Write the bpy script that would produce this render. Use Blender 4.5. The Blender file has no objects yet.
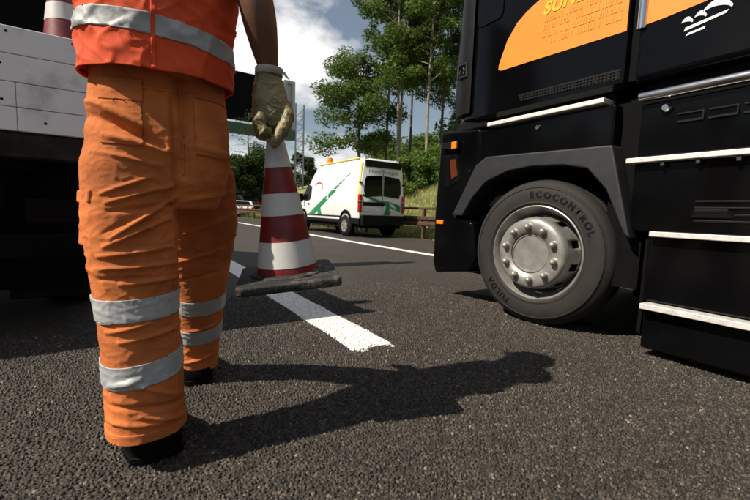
import bpy, bmesh, math, random
import numpy as np
from mathutils import Vector, Matrix, noise as mnoise
R = math.radians
random.seed(7); rng = np.random.default_rng(7)
S = bpy.context.scene
COL = S.collection

# ------------------------------------------------------------------ camera
FPX = 390.0                                   # focal length in pixels of a 750 px wide frame
YAW, PITCH, ROLL, EYE = R(33.1), R(-5.6), R(2.0), 0.81
_f = Vector((math.sin(YAW)*math.cos(PITCH), math.cos(YAW)*math.cos(PITCH), math.sin(PITCH)))
_r = Vector((math.cos(YAW), -math.sin(YAW), 0)); _u = _r.cross(_f)
CR = _r*math.cos(ROLL) + _u*math.sin(ROLL); CU = _u*math.cos(ROLL) - _r*math.sin(ROLL)
cd = bpy.data.cameras.new('camera'); cam = bpy.data.objects.new('camera', cd); COL.objects.link(cam)
cd.sensor_width = 36; cd.lens = FPX/750*36; cd.clip_start = .05; cd.clip_end = 6000
cam.matrix_world = Matrix(((CR.x, CU.x, -_f.x, 0), (CR.y, CU.y, -_f.y, 0), (CR.z, CU.z, -_f.z, EYE), (0, 0, 0, 1)))
S.camera = cam
cd.dof.use_dof = True; cd.dof.focus_distance = 1.75; cd.dof.aperture_fstop = 5.6

# ------------------------------------------------------------------ sky and sun
SUN_EL, SUN_TRAVEL = R(46), Vector((1, -.11, 0)).normalized()
W = bpy.data.worlds.new('World'); S.world = W; W.use_nodes = True
nt = W.node_tree; nt.nodes.clear(); N = nt.nodes.new; L = nt.links.new
sky = N('ShaderNodeTexSky'); sky.sky_type = 'NISHITA'; sky.sun_disc = False
sky.sun_elevation = SUN_EL; sky.sun_rotation = math.atan2(-SUN_TRAVEL.x, -SUN_TRAVEL.y); sky.air_density = 1.3; sky.dust_density = .6
tc = N('ShaderNodeTexCoord'); mp = N('ShaderNodeMapping'); mp.inputs['Scale'].default_value = (1, 1, 1.7); mp.inputs['Location'].default_value = (1.343, -4.378, -4.327)
n1 = N('ShaderNodeTexNoise'); n1.inputs['Scale'].default_value = 1.9; n1.inputs['Detail'].default_value = 9; n1.inputs['Roughness'].default_value = .56
rp = N('ShaderNodeValToRGB'); rp.color_ramp.elements[0].position = .53; rp.color_ramp.elements[1].position = .62
mx = N('ShaderNodeMix'); mx.data_type = 'RGBA'; mx.inputs['B'].default_value = (15.5, 15.3, 15, 1)
bg = N('ShaderNodeBackground'); bg.inputs['Strength'].default_value = .05
wo = N('ShaderNodeOutputWorld')
L(tc.outputs['Generated'], mp.inputs['Vector']); L(mp.outputs[0], n1.inputs['Vector']); L(n1.outputs[0], rp.inputs[0])
L(rp.outputs[0], mx.inputs['Factor']); veil = N('ShaderNodeMix'); veil.data_type = 'RGBA'; veil.inputs['Factor'].default_value = .2; veil.inputs['B'].default_value = (8.5, 9.2, 10.2, 1)   # thin high haze, even over the whole sky
L(sky.outputs[0], veil.inputs['A']); L(veil.outputs['Result'], mx.inputs['A']); L(mx.outputs['Result'], bg.inputs['Color']); L(bg.outputs[0], wo.inputs[0])
sl = bpy.data.lights.new('sun', 'SUN'); sl.energy = 5.0; sl.angle = R(.53); sl.color = (1, .90, .76)
so = bpy.data.objects.new('sun', sl); COL.objects.link(so)
so.rotation_euler = Vector((SUN_TRAVEL.x*math.cos(SUN_EL), SUN_TRAVEL.y*math.cos(SUN_EL), -math.sin(SUN_EL))).to_track_quat('-Z', 'Y').to_euler()
S.view_settings.view_transform = 'Standard'; S.view_settings.look = 'None'
S.view_settings.exposure = .5; S.view_settings.gamma = 1; S.view_settings.use_curve_mapping = False
S.render.engine = 'CYCLES'; S.cycles.use_denoising = True; S.cycles.max_bounces = 6; S.cycles.transparent_max_bounces = 6

# ------------------------------------------------------------------ helpers
def at(px, py, Y):                            # point at depth Y seen under photo pixel (px, py): measuring aid
    d = _f + CR*((px-375)/FPX) + CU*((250-py)/FPX)
    return Vector((0, 0, EYE)) + d*(Y/d.y)
def M(name, col, rough=.6, metal=0., var=.12, scale=9., bump=0., bscale=60., coat=0., spec=.5, col2=None, detail=5, lo=.35, hi=.68, transl=0., gen=False):
    m = bpy.data.materials.new(name); m.use_nodes = True; t = m.node_tree; b = t.nodes['Principled BSDF']
    n = t.nodes.new; l = t.links.new
    c = n('ShaderNodeTexCoord'); src = c.outputs['Generated' if gen else 'Object']
    nz = n('ShaderNodeTexNoise'); nz.inputs['Scale'].default_value = scale; nz.inputs['Detail'].default_value = detail; nz.inputs['Roughness'].default_value = .6
    l(src, nz.inputs['Vector'])
    rr = n('ShaderNodeValToRGB'); e = rr.color_ramp.elements; e[0].position = lo; e[1].position = hi
    if col2 is None:
        a_ = [max(0, v*(1-var)) for v in col]; b_ = [min(1, v*(1+var)) for v in col]
    else: a_, b_ = col, col2
    e[0].color = (*a_, 1); e[1].color = (*b_, 1)
    l(nz.outputs[0], rr.inputs[0]); l(rr.outputs[0], b.inputs['Base Color'])
    mr = n('ShaderNodeMapRange'); mr.inputs['To Min'].default_value = max(.02, rough*.8); mr.inputs['To Max'].default_value = min(1, rough*1.2)
    l(nz.outputs[0], mr.inputs['Value']); l(mr.outputs[0], b.inputs['Roughness'])
    b.inputs['Metallic'].default_value = metal; b.inputs['Coat Weight'].default_value = coat; b.inputs['Specular IOR Level'].default_value = spec
    if bump:
        n2 = n('ShaderNodeTexNoise'); n2.inputs['Scale'].default_value = bscale; n2.inputs['Detail'].default_value = 6; l(src, n2.inputs['Vector'])
        bp = n('ShaderNodeBump'); bp.inputs['Strength'].default_value = bump; bp.inputs['Distance'].default_value = .01
        l(n2.outputs[0], bp.inputs['Height']); l(bp.outputs[0], b.inputs['Normal'])
    if transl:
        tr = n('ShaderNodeBsdfTranslucent'); l(rr.outputs[0], tr.inputs['Color']); ms = n('ShaderNodeMixShader'); ms.inputs[0].default_value = transl
        o = t.nodes['Material Output']; l(b.outputs[0], ms.inputs[1]); l(tr.outputs[0], ms.inputs[2]); l(ms.outputs[0], o.inputs['Surface'])
    return m
def tag(o, label=None, cat=None, group=None, kind=None):
    for k, v in (('label', label), ('category', cat), ('group', group), ('kind', kind)):
        if v: o[k] = v
    return o
def empty(name, loc, label, cat, group=None):
    o = bpy.data.objects.new(name, None); COL.objects.link(o); o.location = loc; o.empty_display_size = .2
    return tag(o, label, cat, group)
def origin(o):                                # summed locations up the tree (roots here are unrotated while building)
    v = Vector((0, 0, 0))
    while o: v += o.location; o = o.parent
    return v
def link(name, me, mat, parent=None, shift=True):
    o = bpy.data.objects.new(name, me); COL.objects.link(o)
    if mat: me.materials.append(mat)
    if parent:
        o.parent = parent
        if shift: me.transform(Matrix.Translation(-origin(parent)))
    return o
def np_mesh(name, V, F, smooth=False):        # V (n,3), F (m,k) with constant k
    me = bpy.data.meshes.new(name); V = np.asarray(V, np.float32); F = np.asarray(F, np.int32)
    me.vertices.add(len(V)); me.vertices.foreach_set('co', V.ravel())
    k = F.shape[1]; me.loops.add(F.size); me.loops.foreach_set('vertex_index', F.ravel())
    me.polygons.add(len(F)); me.polygons.foreach_set('loop_start', np.arange(0, F.size, k, dtype=np.int32))
    if smooth: me.polygons.foreach_set('use_smooth', np.ones(len(F), bool))
    me.update(calc_edges=True); return me
class MB:
    def __init__(s): s.v = []; s.f = []
    def add(s, vs, fs):
        o = len(s.v); s.v += [tuple(v) for v in vs]; s.f += [tuple(i+o for i in f) for f in fs]; return s
    def box(s, c, d, rot=None):
        x, y, z = (q/2 for q in d); m = rot or Matrix.Identity(3); c = Vector(c)
        vs = [c + m @ Vector((a*x, b*y, e*z)) for a in (-1, 1) for b in (-1, 1) for e in (-1, 1)]
        return s.add(vs, [(0,1,3,2), (4,6,7,5), (0,4,5,1), (2,3,7,6), (0,2,6,4), (1,5,7,3)])
    def span(s, a, b):
        a, b = Vector(a), Vector(b); return s.box((a+b)/2, [abs(q) for q in (b-a)])
    def prism(s, pts, off):                   # pts: 3D loop, off: extrusion vector
        n = len(pts); off = Vector(off); vs = [Vector(p) for p in pts] + [Vector(p)+off for p in pts]
        return s.add(vs, [tuple(range(n))[::-1], tuple(range(n, 2*n))] + [(i, (i+1) % n, (i+1) % n+n, i+n) for i in range(n)])
    def loft(s, rings, cap=True, closed=True):
        n = len(rings[0]); vs = [p for r in rings for p in r]; fs = []
        for i in range(len(rings)-1):
            for j in range(n if closed else n-1):
                k = (j+1) % n; fs.append((i*n+j, i*n+k, (i+1)*n+k, (i+1)*n+j))
        if cap: fs += [tuple(range(n))[::-1], tuple(range((len(rings)-1)*n, len(rings)*n))]
        return s.add(vs, fs)
    def lathe(s, prof, c, axis='z', n=32, cap=False):   # prof: (radius, height along axis)
        rings = []
        for r, h in prof:
            ring = []
            for j in range(n):
                a = 2*math.pi*j/n; p, q = r*math.cos(a), r*math.sin(a)
                ring.append(Vector(c) + Vector({'z': (p, q, h), 'x': (h, p, q), 'y': (p, h, q)}[axis]))
            rings.append(ring)
        return s.loft(rings, cap)
    def tube(s, path, rad, n=10, cap=True, flat=1.):
        path = [Vector(p) for p in path]; rads = rad if hasattr(rad, '__len__') else [rad]*len(path); rings = []
        up = Vector((0, 0, 1))
        for i, p in enumerate(path):
            t = (path[min(i+1, len(path)-1)] - path[max(i-1, 0)]).normalized()
            a = t.cross(up)
            if a.length < .05: a = t.cross(Vector((0, 1, 0)))
            a.normalize(); b = a.cross(t)
            rings.append([p + (a*math.cos(2*math.pi*j/n) + b*math.sin(2*math.pi*j/n)*flat)*rads[i] for j in range(n)])
        return s.loft(rings, cap)
    def mesh(s, name='m'):
        me = bpy.data.meshes.new(name); me.from_pydata(s.v, [], s.f); me.update()
        bm = bmesh.new(); bm.from_mesh(me); bmesh.ops.recalc_face_normals(bm, faces=bm.faces); bm.to_mesh(me); bm.free(); return me
    def build(s, name, mat, parent=None, bevel=0, smooth=True, ang=35, seg=2):
        me = s.mesh(name)
        if smooth:
            me.polygons.foreach_set('use_smooth', [True]*len(me.polygons)); me.set_sharp_from_angle(angle=R(ang))
        o = link(name, me, mat, parent)
        if bevel:
            b = o.modifiers.new('bevel', 'BEVEL'); b.width = bevel; b.segments = seg; b.limit_method = 'ANGLE'; b.angle_limit = R(30); b.harden_normals = True
        return o
def baked(me, mods):                          # run modifiers and return the resulting mesh
    o = bpy.data.objects.new('t', me); COL.objects.link(o)
    for t, kw in mods:
        m = o.modifiers.new('x', t)
        for k, v in kw.items(): setattr(m, k, v)
    dg = bpy.context.evaluated_depsgraph_get(); r = bpy.data.meshes.new_from_object(o.evaluated_get(dg)); bpy.data.objects.remove(o); return r
def text_mesh(txt, size, ext=0, shear=0, space=1., bold=0.):
    cu = bpy.data.curves.new('t', 'FONT'); cu.body = txt; cu.size = size; cu.extrude = ext; cu.shear = shear; cu.space_character = space; cu.offset = bold
    o = bpy.data.objects.new('t', cu); COL.objects.link(o); dg = bpy.context.evaluated_depsgraph_get(); dg.update()
    me = bpy.data.meshes.new_from_object(o.evaluated_get(dg)); bpy.data.objects.remove(o); return me
def copy_tree(o, parent=None):
    c = o.copy(); COL.objects.link(c); c.parent = parent
    for ch in list(o.children): copy_tree(ch, c)
    return c
def side(pts, X): return [(X, y, z) for y, z in pts]       # (Y, z) outline on a plane of constant X

# ------------------------------------------------------------------ materials
white_paint = M('road_paint', (.74, .73, .70), .7, var=.1, scale=30, bump=.3, bscale=200)
black_gloss = M('black_lacquer', (.0022, .0022, .0026), .12, var=.2, scale=3, coat=0, spec=.18)
black_plastic = M('black_plastic', (.004, .004, .0045), .5, var=.3, scale=6, bump=.1, bscale=300, spec=.2)
under_black = M('shade_black', (.003, .003, .003), .8, var=.4, spec=.1)  # near-black base puts the shade under and between parts into the colour
grey_plastic = M('grey_plastic', (.016, .0163, .018), .5, var=.12, scale=12, bump=.12, bscale=400)
rubber = M('dusty_tyre', (.012, .010, .0085), .75, var=.35, scale=14, bump=.2, bscale=250)
rubber_dark = M('rubber_dark', (.006, .006, .006), .7, spec=.2)
letter_black = M('tyre_letter_black', (.004, .004, .004), .6, spec=.2)
steel_rim = M('silver_wheel_paint', (.30, .29, .27), .40, .5, var=.18, scale=12, bump=.06, bscale=150)
chrome = M('chrome', (.62, .61, .6), .14, 1, var=.08)
alu_step = M('aluminium_tread', (.72, .7, .66), .42, .35, var=.14, scale=25, bump=.2, bscale=250)
orange_decal = M('orange_film', (.80, .25, .03), .35, var=.06, scale=2)
yellow_decal = M('yellow_film', (.85, .45, .03), .35, var=.05)
white_decal = M('white_film', (.75, .75, .73), .4, var=.05)
amber = M('amber_lens', (.75, .2, .01), .2, var=.1)
red_lens = M('red_lens', (.4, .01, .01), .2, var=.2)
clear_lens = M('clear_lens', (.5, .5, .5), .15, var=.2)
dark_glass = M('dark_glass', (.004, .0045, .0055), .05, var=.2, spec=.14)

# ------------------------------------------------------------------ ground: one sheet
def ground_z(x, y):
    if x < 8.1: return 0.
    v = -.06*min(1, (x-8.1)/.4)
    if x > 8.8: v += .42*(min(x, 15)-8.8)
    if x > 15: v += .22*(min(x, 60)-15)
    if x > 8.8: v += .16*mnoise.noise((x*.35, y*.35, 3)) * min(1, x-8.8)
    return v
xs = [-3000, -400, -60, -20, -12.5, -8, -4, 0, 4, 7.9, 8.1, 8.5, 8.8] + list(np.arange(9.2, 16, .5)) + [17, 19, 22, 26, 32, 40, 60, 120, 500, 3000]
ys = [-3000, -300, -60, -20, -8] + list(np.arange(-4, 60, 1.)) + list(np.arange(64, 140, 6.)) + [200, 400, 1000, 5000]
V = [(x, y, ground_z(x, y) - (.012 if x <= 8.1 else 0)) for x in xs for y in ys]
F = [(i*len(ys)+j, (i+1)*len(ys)+j, (i+1)*len(ys)+j+1, i*len(ys)+j+1) for i in range(len(xs)-1) for j in range(len(ys)-1)]
grass_soil = M('verge_grass', (.12, .15, .04), .9, scale=1.6, col2=(.34, .31, .13), bump=.8, bscale=14, detail=9)
tag(link('verge', np_mesh('verge', V, F, True), grass_soil), 'dry grassy roadside bank rising behind the guardrail', None, None, 'structure')

# asphalt: far grain from the material, near grain from real stones
ma = bpy.data.materials.new('asphalt'); ma.use_nodes = True; t = ma.node_tree; b = t.nodes['Principled BSDF']; n = t.nodes.new; l = t.links.new
c = n('ShaderNodeTexCoord'); vo = n('ShaderNodeTexVoronoi'); vo.inputs['Scale'].default_value = 62
vo2 = n('ShaderNodeTexVoronoi'); vo2.feature = 'DISTANCE_TO_EDGE'; vo2.inputs['Scale'].default_value = 62
nz = n('ShaderNodeTexNoise'); nz.inputs['Scale'].default_value = .9; nz.inputs['Detail'].default_value = 6
sep = n('ShaderNodeSeparateColor'); r1 = n('ShaderNodeValToRGB'); e = r1.color_ramp.elements
e[0].color = (.020, .016, .012, 1); e[1].color = (.098, .080, .061, 1); e[0].position = .1
mul = n('ShaderNodeMix'); mul.data_type = 'RGBA'; mul.blend_type = 'MULTIPLY'; mul.inputs['Factor'].default_value = .55
r2 = n('ShaderNodeValToRGB'); r2.color_ramp.elements[0].position = .3; r2.color_ramp.elements[0].color = (.55, .55, .55, 1); r2.color_ramp.elements[1].position = .7
bp = n('ShaderNodeBump'); bp.inputs['Strength'].default_value = .9; bp.inputs['Distance'].default_value = .006
for q in (vo, vo2, nz): l(c.outputs['Object'], q.inputs['Vector'])
l(vo.outputs['Color'], sep.inputs[0]); l(sep.outputs[0], r1.inputs[0]); l(nz.outputs[0], r2.inputs[0])
l(r1.outputs[0], mul.inputs['A']); l(r2.outputs[0], mul.inputs['B']); mul2 = n('ShaderNodeMix'); mul2.data_type = 'RGBA'; mul2.blend_type = 'MULTIPLY'; mul2.inputs['Factor'].default_value = 1
r3 = n('ShaderNodeValToRGB'); r3.color_ramp.elements[0].color = (.22, .21, .20, 1); r3.color_ramp.elements[1].position = .17
l(vo2.outputs['Distance'], r3.inputs[0]); l(mul.outputs['Result'], mul2.inputs['A']); l(r3.outputs[0], mul2.inputs['B']); l(mul2.outputs['Result'], b.inputs['Base Color'])
l(vo2.outputs['Distance'], bp.inputs['Height']); l(bp.outputs[0], b.inputs['Normal']); b.inputs['Roughness'].default_value = .8
rx = [-12.3, 7.95]; ry = [-300, -20, 0, 10, 30, 80, 300, 1500]
V = [(x, y, 0) for x in rx for y in ry]; F = [(j, len(ry)+j, len(ry)+j+1, j+1) for j in range(len(ry)-1)]
road = tag(link('road', np_mesh('road', V, F), ma), 'worn brown grey coarse asphalt motorway', None, None, 'structure')

def stones(x0, x1, y0, y1, step, keep):
    gx = np.arange(x0, x1, step); gy = np.arange(y0, y1, step)
    P = np.stack(np.meshgrid(gx, gy, indexing='ij'), -1).reshape(-1, 2)
    P = P + rng.uniform(-.45, .45, P.shape)*step; P = P[keep(P)]; n = len(P)
    rad = rng.uniform(.34, .62, n)*step; hgt = rng.uniform(.0006, .0085, n)*step/.0155
    a = rng.uniform(0, 6.28, n)[:, None] + np.arange(6)[None]*(math.pi/3) + rng.uniform(-.3, .3, (n, 6))
    rr = rad[:, None]*rng.uniform(.72, 1.15, (n, 6)); el = rng.uniform(.75, 1.3, n)[:, None]
    cx, sx = np.cos(a)*rr*el, np.sin(a)*rr/el
    tx, ty = rng.normal(0, .14, (2, n, 1)); k = rng.uniform(.6, .8, (n, 6))
    low = np.stack([P[:, :1]+cx, P[:, 1:]+sx, np.full((n, 6), -.003)], -1)
    top = np.stack([P[:, :1]+cx*k, P[:, 1:]+sx*k, hgt[:, None] + (cx*tx+sx*ty) + rng.uniform(-.0006, .0006, (n, 6))], -1)
    mid = np.stack([P[:, 0], P[:, 1], hgt + rng.uniform(.0002, .0012, n)], -1)[:, None]
    V = np.concatenate([low, top, mid], 1).reshape(-1, 3); fs = []
    for j in range(6):
        q = (j+1) % 6; fs += [(j, q, 6+q), (j, 6+q, 6+j), (6+j, 6+q, 12)]
    F = (np.array(fs)[None] + (np.arange(n)*13)[:, None, None]).reshape(-1, 3)
    me = np_mesh('s', V, F); tone = np.repeat(rng.uniform(0, 1, n), 13)
    at_ = me.attributes.new('tone', 'FLOAT', 'POINT'); at_.data.foreach_set('value', tone.astype(np.float32)); return me
def tone_mat(name, stops, rough, wear=.8):
    m = bpy.data.materials.new(name); m.use_nodes = True; t = m.node_tree; b = t.nodes['Principled BSDF']
    a = t.nodes.new('ShaderNodeAttribute'); a.attribute_name = 'tone'; r = t.nodes.new('ShaderNodeValToRGB'); e = r.color_ramp.elements
    while len(e) < len(stops): e.new(.5)
    for q, (p, cc) in zip(e, stops): q.position = p; q.color = (*cc, 1)
    nz = t.nodes.new('ShaderNodeTexNoise'); nz.inputs['Scale'].default_value = 300; mi = t.nodes.new('ShaderNodeMix'); mi.data_type = 'RGBA'; mi.blend_type = 'MULTIPLY'; mi.inputs['Factor'].default_value = .5
    co = t.nodes.new('ShaderNodeTexCoord'); t.links.new(co.outputs['Object'], nz.inputs['Vector'])
    t.links.new(a.outputs['Fac'], r.inputs[0]); t.links.new(r.outputs[0], mi.inputs['A']); t.links.new(nz.outputs[0], mi.inputs['B']); 
    nw = t.nodes.new('ShaderNodeTexNoise'); nw.inputs['Scale'].default_value = 1.3; nw.inputs['Detail'].default_value = 7; rw = t.nodes.new('ShaderNodeValToRGB'); rw.color_ramp.elements[0].position = .36; rw.color_ramp.elements[0].color = (.58, .57, .56, 1); rw.color_ramp.elements[1].position = .62
    m2 = t.nodes.new('ShaderNodeMix'); m2.data_type = 'RGBA'; m2.blend_type = 'MULTIPLY'; m2.inputs['Factor'].default_value = wear
    t.links.new(co.outputs['Object'], nw.inputs['Vector']); t.links.new(nw.outputs[0], rw.inputs[0]); t.links.new(mi.outputs['Result'], m2.inputs['A']); t.links.new(rw.outputs[0], m2.inputs['B'])
    t.links.new(m2.outputs['Result'], b.inputs['Base Color']); b.inputs['Roughness'].default_value = rough; return m
LX0, LX1, LY0, LY1 = 1.115, 1.385, 1.90, 6.9
def in_line(P):
    wob = .012*np.sin(P[:, 1]*9) ; return (P[:, 0] > LX0+wob) & (P[:, 0] < LX1+wob) & (P[:, 1] > LY0 + .05*np.sin(P[:, 0]*31)) & (P[:, 1] < LY1)
def near(P): return (P[:, 1] < 2.9 + rng.uniform(0, .9, len(P))) & ~((P[:, 1] > 2.95) & (P[:, 0] < -.1)) & ~((P[:, 1] < .5) & (P[:, 0] < .35)) & ~((P[:, 1] < .9) & (P[:, 0] > 2.75))
am = tone_mat('asphalt_stone', [(0, (.014, .0105, .008)), (.5, (.047, .038, .029)), (.9, (.094, .077, .059)), (.985, (.165, .14, .11)), (1, (.32, .29, .24))], .72)
ag = stones(-1.7, 3.1, -.12, 3.8, .0128, lambda P: near(P) & ~in_line(P))
tag(link('road_aggregate', ag, am, road), None, None, None, 'stuff')

# ------------------------------------------------------------------ road markings
lm = MB(); lm.span((LX0, LY0, .0), (LX1, LY1, .004))
dash = tag(lm.build('lane_marking', white_paint), 'broken white lane stripe painted beside the worker', None, None, 'structure')
pm = tone_mat('painted_stone', [(0, (.66, .65, .62)), (.9, (.84, .83, .80)), (1, (.86, .85, .82))], .6, .25)
tag(link('painted_stone', stones(LX0-.03, LX1+.03, LY0-.06, 3.9, .0150, lambda P: in_line(P) & near(P) & (rng.uniform(0, 1, len(P)) < .99)), pm, dash), None, None, None, 'stuff')
for y0 in (14.4, 24., 34.):
    tag(MB().span((LX0, y0, .0), (LX1, y0+4.8, .004)).build('lane_marking', white_paint), 'broken white lane stripe farther along the road', None, None, 'structure')
tag(MB().span((5.02, -30, 0), (5.21, 400, .004)).build('edge_line', white_paint), 'solid white line along the hard shoulder', None, None, 'structure')

# ------------------------------------------------------------------ guardrail
corten = M('weathered_brown_steel', (.055, .028, .016), .75, .3, var=.3, scale=6, col2=(.11, .06, .035), bump=.2, bscale=80)
GX = 8.2
gr = empty('guardrail', (GX, 8, -.06), 'brown weathered steel guardrail with a pipe top rail on short posts', 'guardrail')
post = MB().span((GX-.05, 7.95, -.06), (GX+.05, 8.05, .98)).build('post', corten, gr, .01)
for k in range(-3, 38):
    if k: p = copy_tree(post, gr); p.location = (0, 1.75*k, 0)
MB().span((GX-.04, 2, .93), (GX+.05, 76, 1.01)).build('top_rail', corten, gr, .02)
w = MB(); prof = [(.0, .40), (-.05, .43), (-.05, .50), (0, .54), (0, .58), (-.05, .62), (-.05, .69), (0, .72), (.012, .72), (.012, .40)]
w.loft([[(GX-.05+a, y, z) for a, z in prof] for y in np.linspace(2, 76, 30)]); w.build('beam', corten, gr)

# ------------------------------------------------------------------ black lorry with an added unseen trailer
TX = 2.57
tk = empty('truck', (TX, 1.7, 0), 'black glossy lorry with orange side lettering passing on the right', 'truck')
# underbody keeps the far side closed
MB().span((2.95, -3.6, .45), (4.75, 2.75, 1.0)).build('chassis', under_black, tk)
MB().span((2.72, -3.2, .10), (4.9, .98, .95)).build('side_tank', under_black, tk, .02)
# cab shell: sections along Y at left/right sides
def cab_ring(y, inset, zb, zt):
    a, bq, rr = TX+.02+inset, 5.07-.02-inset, .09
    return [(a, y, zb+.03), (a+.03, y, zb), (bq-.03, y, zb), (bq, y, zb+.03), (bq-.01, y, zt-rr), (bq-rr, y, zt), (a+rr, y, zt), (a+.01, y, zt-rr)]
cb = MB(); cb.loft([cab_ring(1.265, 0, 1.62, 3.55), cab_ring(1.9, 0, 1.62, 3.5), cab_ring(2.45, 0, 1.62, 3.4), cab_ring(2.62, .03, 1.63, 3.2), cab_ring(2.74, .10, 1.67, 3.0), cab_ring(2.82, .22, 1.75, 2.2), cab_ring(2.85, .40, 1.80, 2.1)])
cb.build('cab', black_gloss, tk, ang=28)
cs = MB(); cs.loft([[(x+(0 if x < 3.5 else 0), y, z) for (x, y, z) in cab_ring(y0, 0, 1.62, 3.5)] for y0 in (-.6, 1.205)])
cs.build('sleeper_fairing', black_gloss, tk, .025)
MB().span((TX+.07, 1.2, 1.66), (4.9, 1.27, 3.4)).build('gap_seal', under_black, tk)
pp = MB().tube([(TX+.018, 1.19, 1.93), (TX+.018, 1.19, 3.3)], .026, 14); pp.build('grab_rail', chrome, tk)
# corner air deflector with emblem
dfl = MB(); dfl.loft([[(TX+.01, 2.52, z), (TX+.0, 2.60, z), (TX+.05, 2.74-.05*t, z), (TX+.16, 2.83-.10*t, z), (TX+.2, 2.8-.1*t, z), (TX+.06, 2.6, z)] for z, t in ((1.70, .3), (1.80, 0), (2.1, 0), (2.5, .5), (3.1, 1.3))])
dfl.build('air_deflector', black_plastic, tk)
em = MB()
for a, bq, cc, d in ((2.565, 2.675, 2.015, 2.028), (2.565, 2.675, 2.122, 2.135), (2.565, 2.578, 2.02, 2.13), (2.662, 2.675, 2.02, 2.13)):
    em.span((TX-.012, a, cc), (TX+.05, bq, d))
em.build('emblem', chrome, tk, .002)
em2 = MB(); em2.tube([(TX-.008, 2.648, 2.06), (TX-.012, 2.630, 2.095), (TX-.012, 2.60, 2.10), (TX-.012, 2.59, 2.075), (TX-.008, 2.60, 2.05)], .007, 6); em2.build('emblem_animal_mark', chrome, tk)
# door window low corner
def rrect(y0, y1, z0, z1, r, n=5):
    pts = []
    for (cy, cz, a0) in ((y1-r, z1-r, 0), (y0+r, z1-r, 90), (y0+r, z0+r, 180), (y1-r, z0+r, 270)):
        pts += [(cy+r*math.cos(R(a0+90*i/n)), cz+r*math.sin(R(a0+90*i/n))) for i in range(n+1)]
    return pts
MB().prism(side(rrect(2.225, 2.49, 2.39, 3.1, .05), TX+.016), (.02, 0, 0)).build('door_window', dark_glass, tk, .003)
# louvre strip in the cab side
lv = MB(); lv.prism(side([(2.03, 1.745), (1.285, 1.735), (1.285, 1.672), (2.0, 1.69)], TX+.017), (.02, 0, 0)); lvo = lv.build('louvre', black_plastic, tk, .002)
ls = MB()
for row in range(3):
    for k in range(30):
        ls.box((TX+.015, 1.30+.0235*k, 1.687+.018*row+.0003*k), (.008, .014, .007))
ls.build('louvre_rib', M('louvre_grey', (.011, .011, .012), .5, spec=.2), lvo)
# orange film
od = [(2.204, 1.973), (2.235, 1.985), (2.232, 2.02), (2.22, 2.054), (2.163, 2.189), (2.079, 2.292), (1.994, 2.345), (1.85, 2.40), (1.6, 2.44), (1.272, 2.46), (1.272, 1.95)]
MB().prism(side(od, TX+.0165), (.006, 0, 0)).build('orange_panel', orange_decal, tk)
od2 = [(1.2, 1.947), (1.09, 1.95), (.889, 1.965), (.70, 2.02), (.45, 2.15), (.2, 2.5), (1.2, 2.5)]
MB().prism(side(od2, TX+.0165), (.006, 0, 0)).build('orange_panel', orange_decal, tk)
def side_text(name, txt, size, y, z, X, mat, parent, shear=0, sl=0., sx=1.):
    me = text_mesh(txt, size, .001, shear, 1.12, size*.035); vs = [v.co.copy() for v in me.vertices]
    for v, q in zip(me.vertices, vs): v.co = (X - q.z, y - q.x*sx, z + q.y - q.x*sl)
    return link(name, me, mat, parent)
side_text('yellow_lettering', 'SUND', .115, 1.855, 2.262, TX+.0135, yellow_decal, tk, .25, .04)
faint = M('faint_yellow_film', (.81, .290, .037), .35, var=.05)
ln = MB()                                      # small print too blurred to read: broken rows of short strokes
for row, (y0, y1) in enumerate(((1.84, 1.45), (1.845, 1.32), (1.85, 1.31), (1.85, 1.32))):
    y = y0; z = 2.205 - .052*row
    while y > y1:
        wd = random.uniform(.016, .026)
        if random.random() < .84:
            k = random.choice('ilo'); zz = z-.04*(y0-y); h = .034
            ln.span((TX+.0135, y, zz), (TX+.0165, y-.007, zz+h))
            if k in 'lo': ln.span((TX+.0136, y-.007, zz), (TX+.0165, y-wd*.8, zz+.008))
            if k == 'o': ln.span((TX+.0136, y-.007, zz+h-.008), (TX+.0165, y-wd*.8, zz+h)); ln.span((TX+.0137, y-wd*.55, zz+.008), (TX+.0165, y-wd*.8, zz+h-.008))
        y -= wd
ln.build('small_print', faint, tk)
def crescent(cy, cz, w, h, th):                # blurred white arched letters leaning back
    up_ = [(cy-w*(t-.5), cz+h*math.sin(math.pi*min(1, .12+.88*t))**.8 + .10*(t-.5)*h) for t in np.linspace(0, 1, 9)]
    dn_ = [(y+.004, z-th*(.35+.65*math.sin(math.pi*q))) for (y, z), q in zip(up_, np.linspace(0, 1, 9))]
    return side(up_+dn_[::-1], TX+.0165)
for a in ((.962, 1.885, .05, .030, .024), (.905, 1.893, .05, .032, .024), (.835, 1.902, .12, .055, .034)):
    MB().prism(crescent(*a), (.005, 0, 0)).build('white_lettering', white_decal, tk)
wl = MB(); wl.prism(side([(.975, 1.842), (.80, 1.872), (.79, 1.887), (.97, 1.860)], TX+.0165), (.005, 0, 0)); wl.prism(side([(.965, 1.815), (.885, 1.826), (.88, 1.838), (.955, 1.828)], TX+.0165), (.005, 0, 0)); wl.build('white_stripe', white_decal, tk)
# panel over the wheel with bright step edge and lock
MB().span((TX+.03, 1.30, 1.25), (TX+.4, 2.40, 1.535)).build('step_panel', black_gloss, tk, .015)
MB().span((TX-.005, 1.36, 1.545), (TX+.33, 2.30, 1.578)).build('step_edge', alu_step, tk, .006)
MB().lathe([(.0, -.012), (.014, -.012), (.018, -.004), (.018, .01)], (TX+.026, 1.838, 1.47), 'x', 16).build('lock', chrome, tk)
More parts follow.
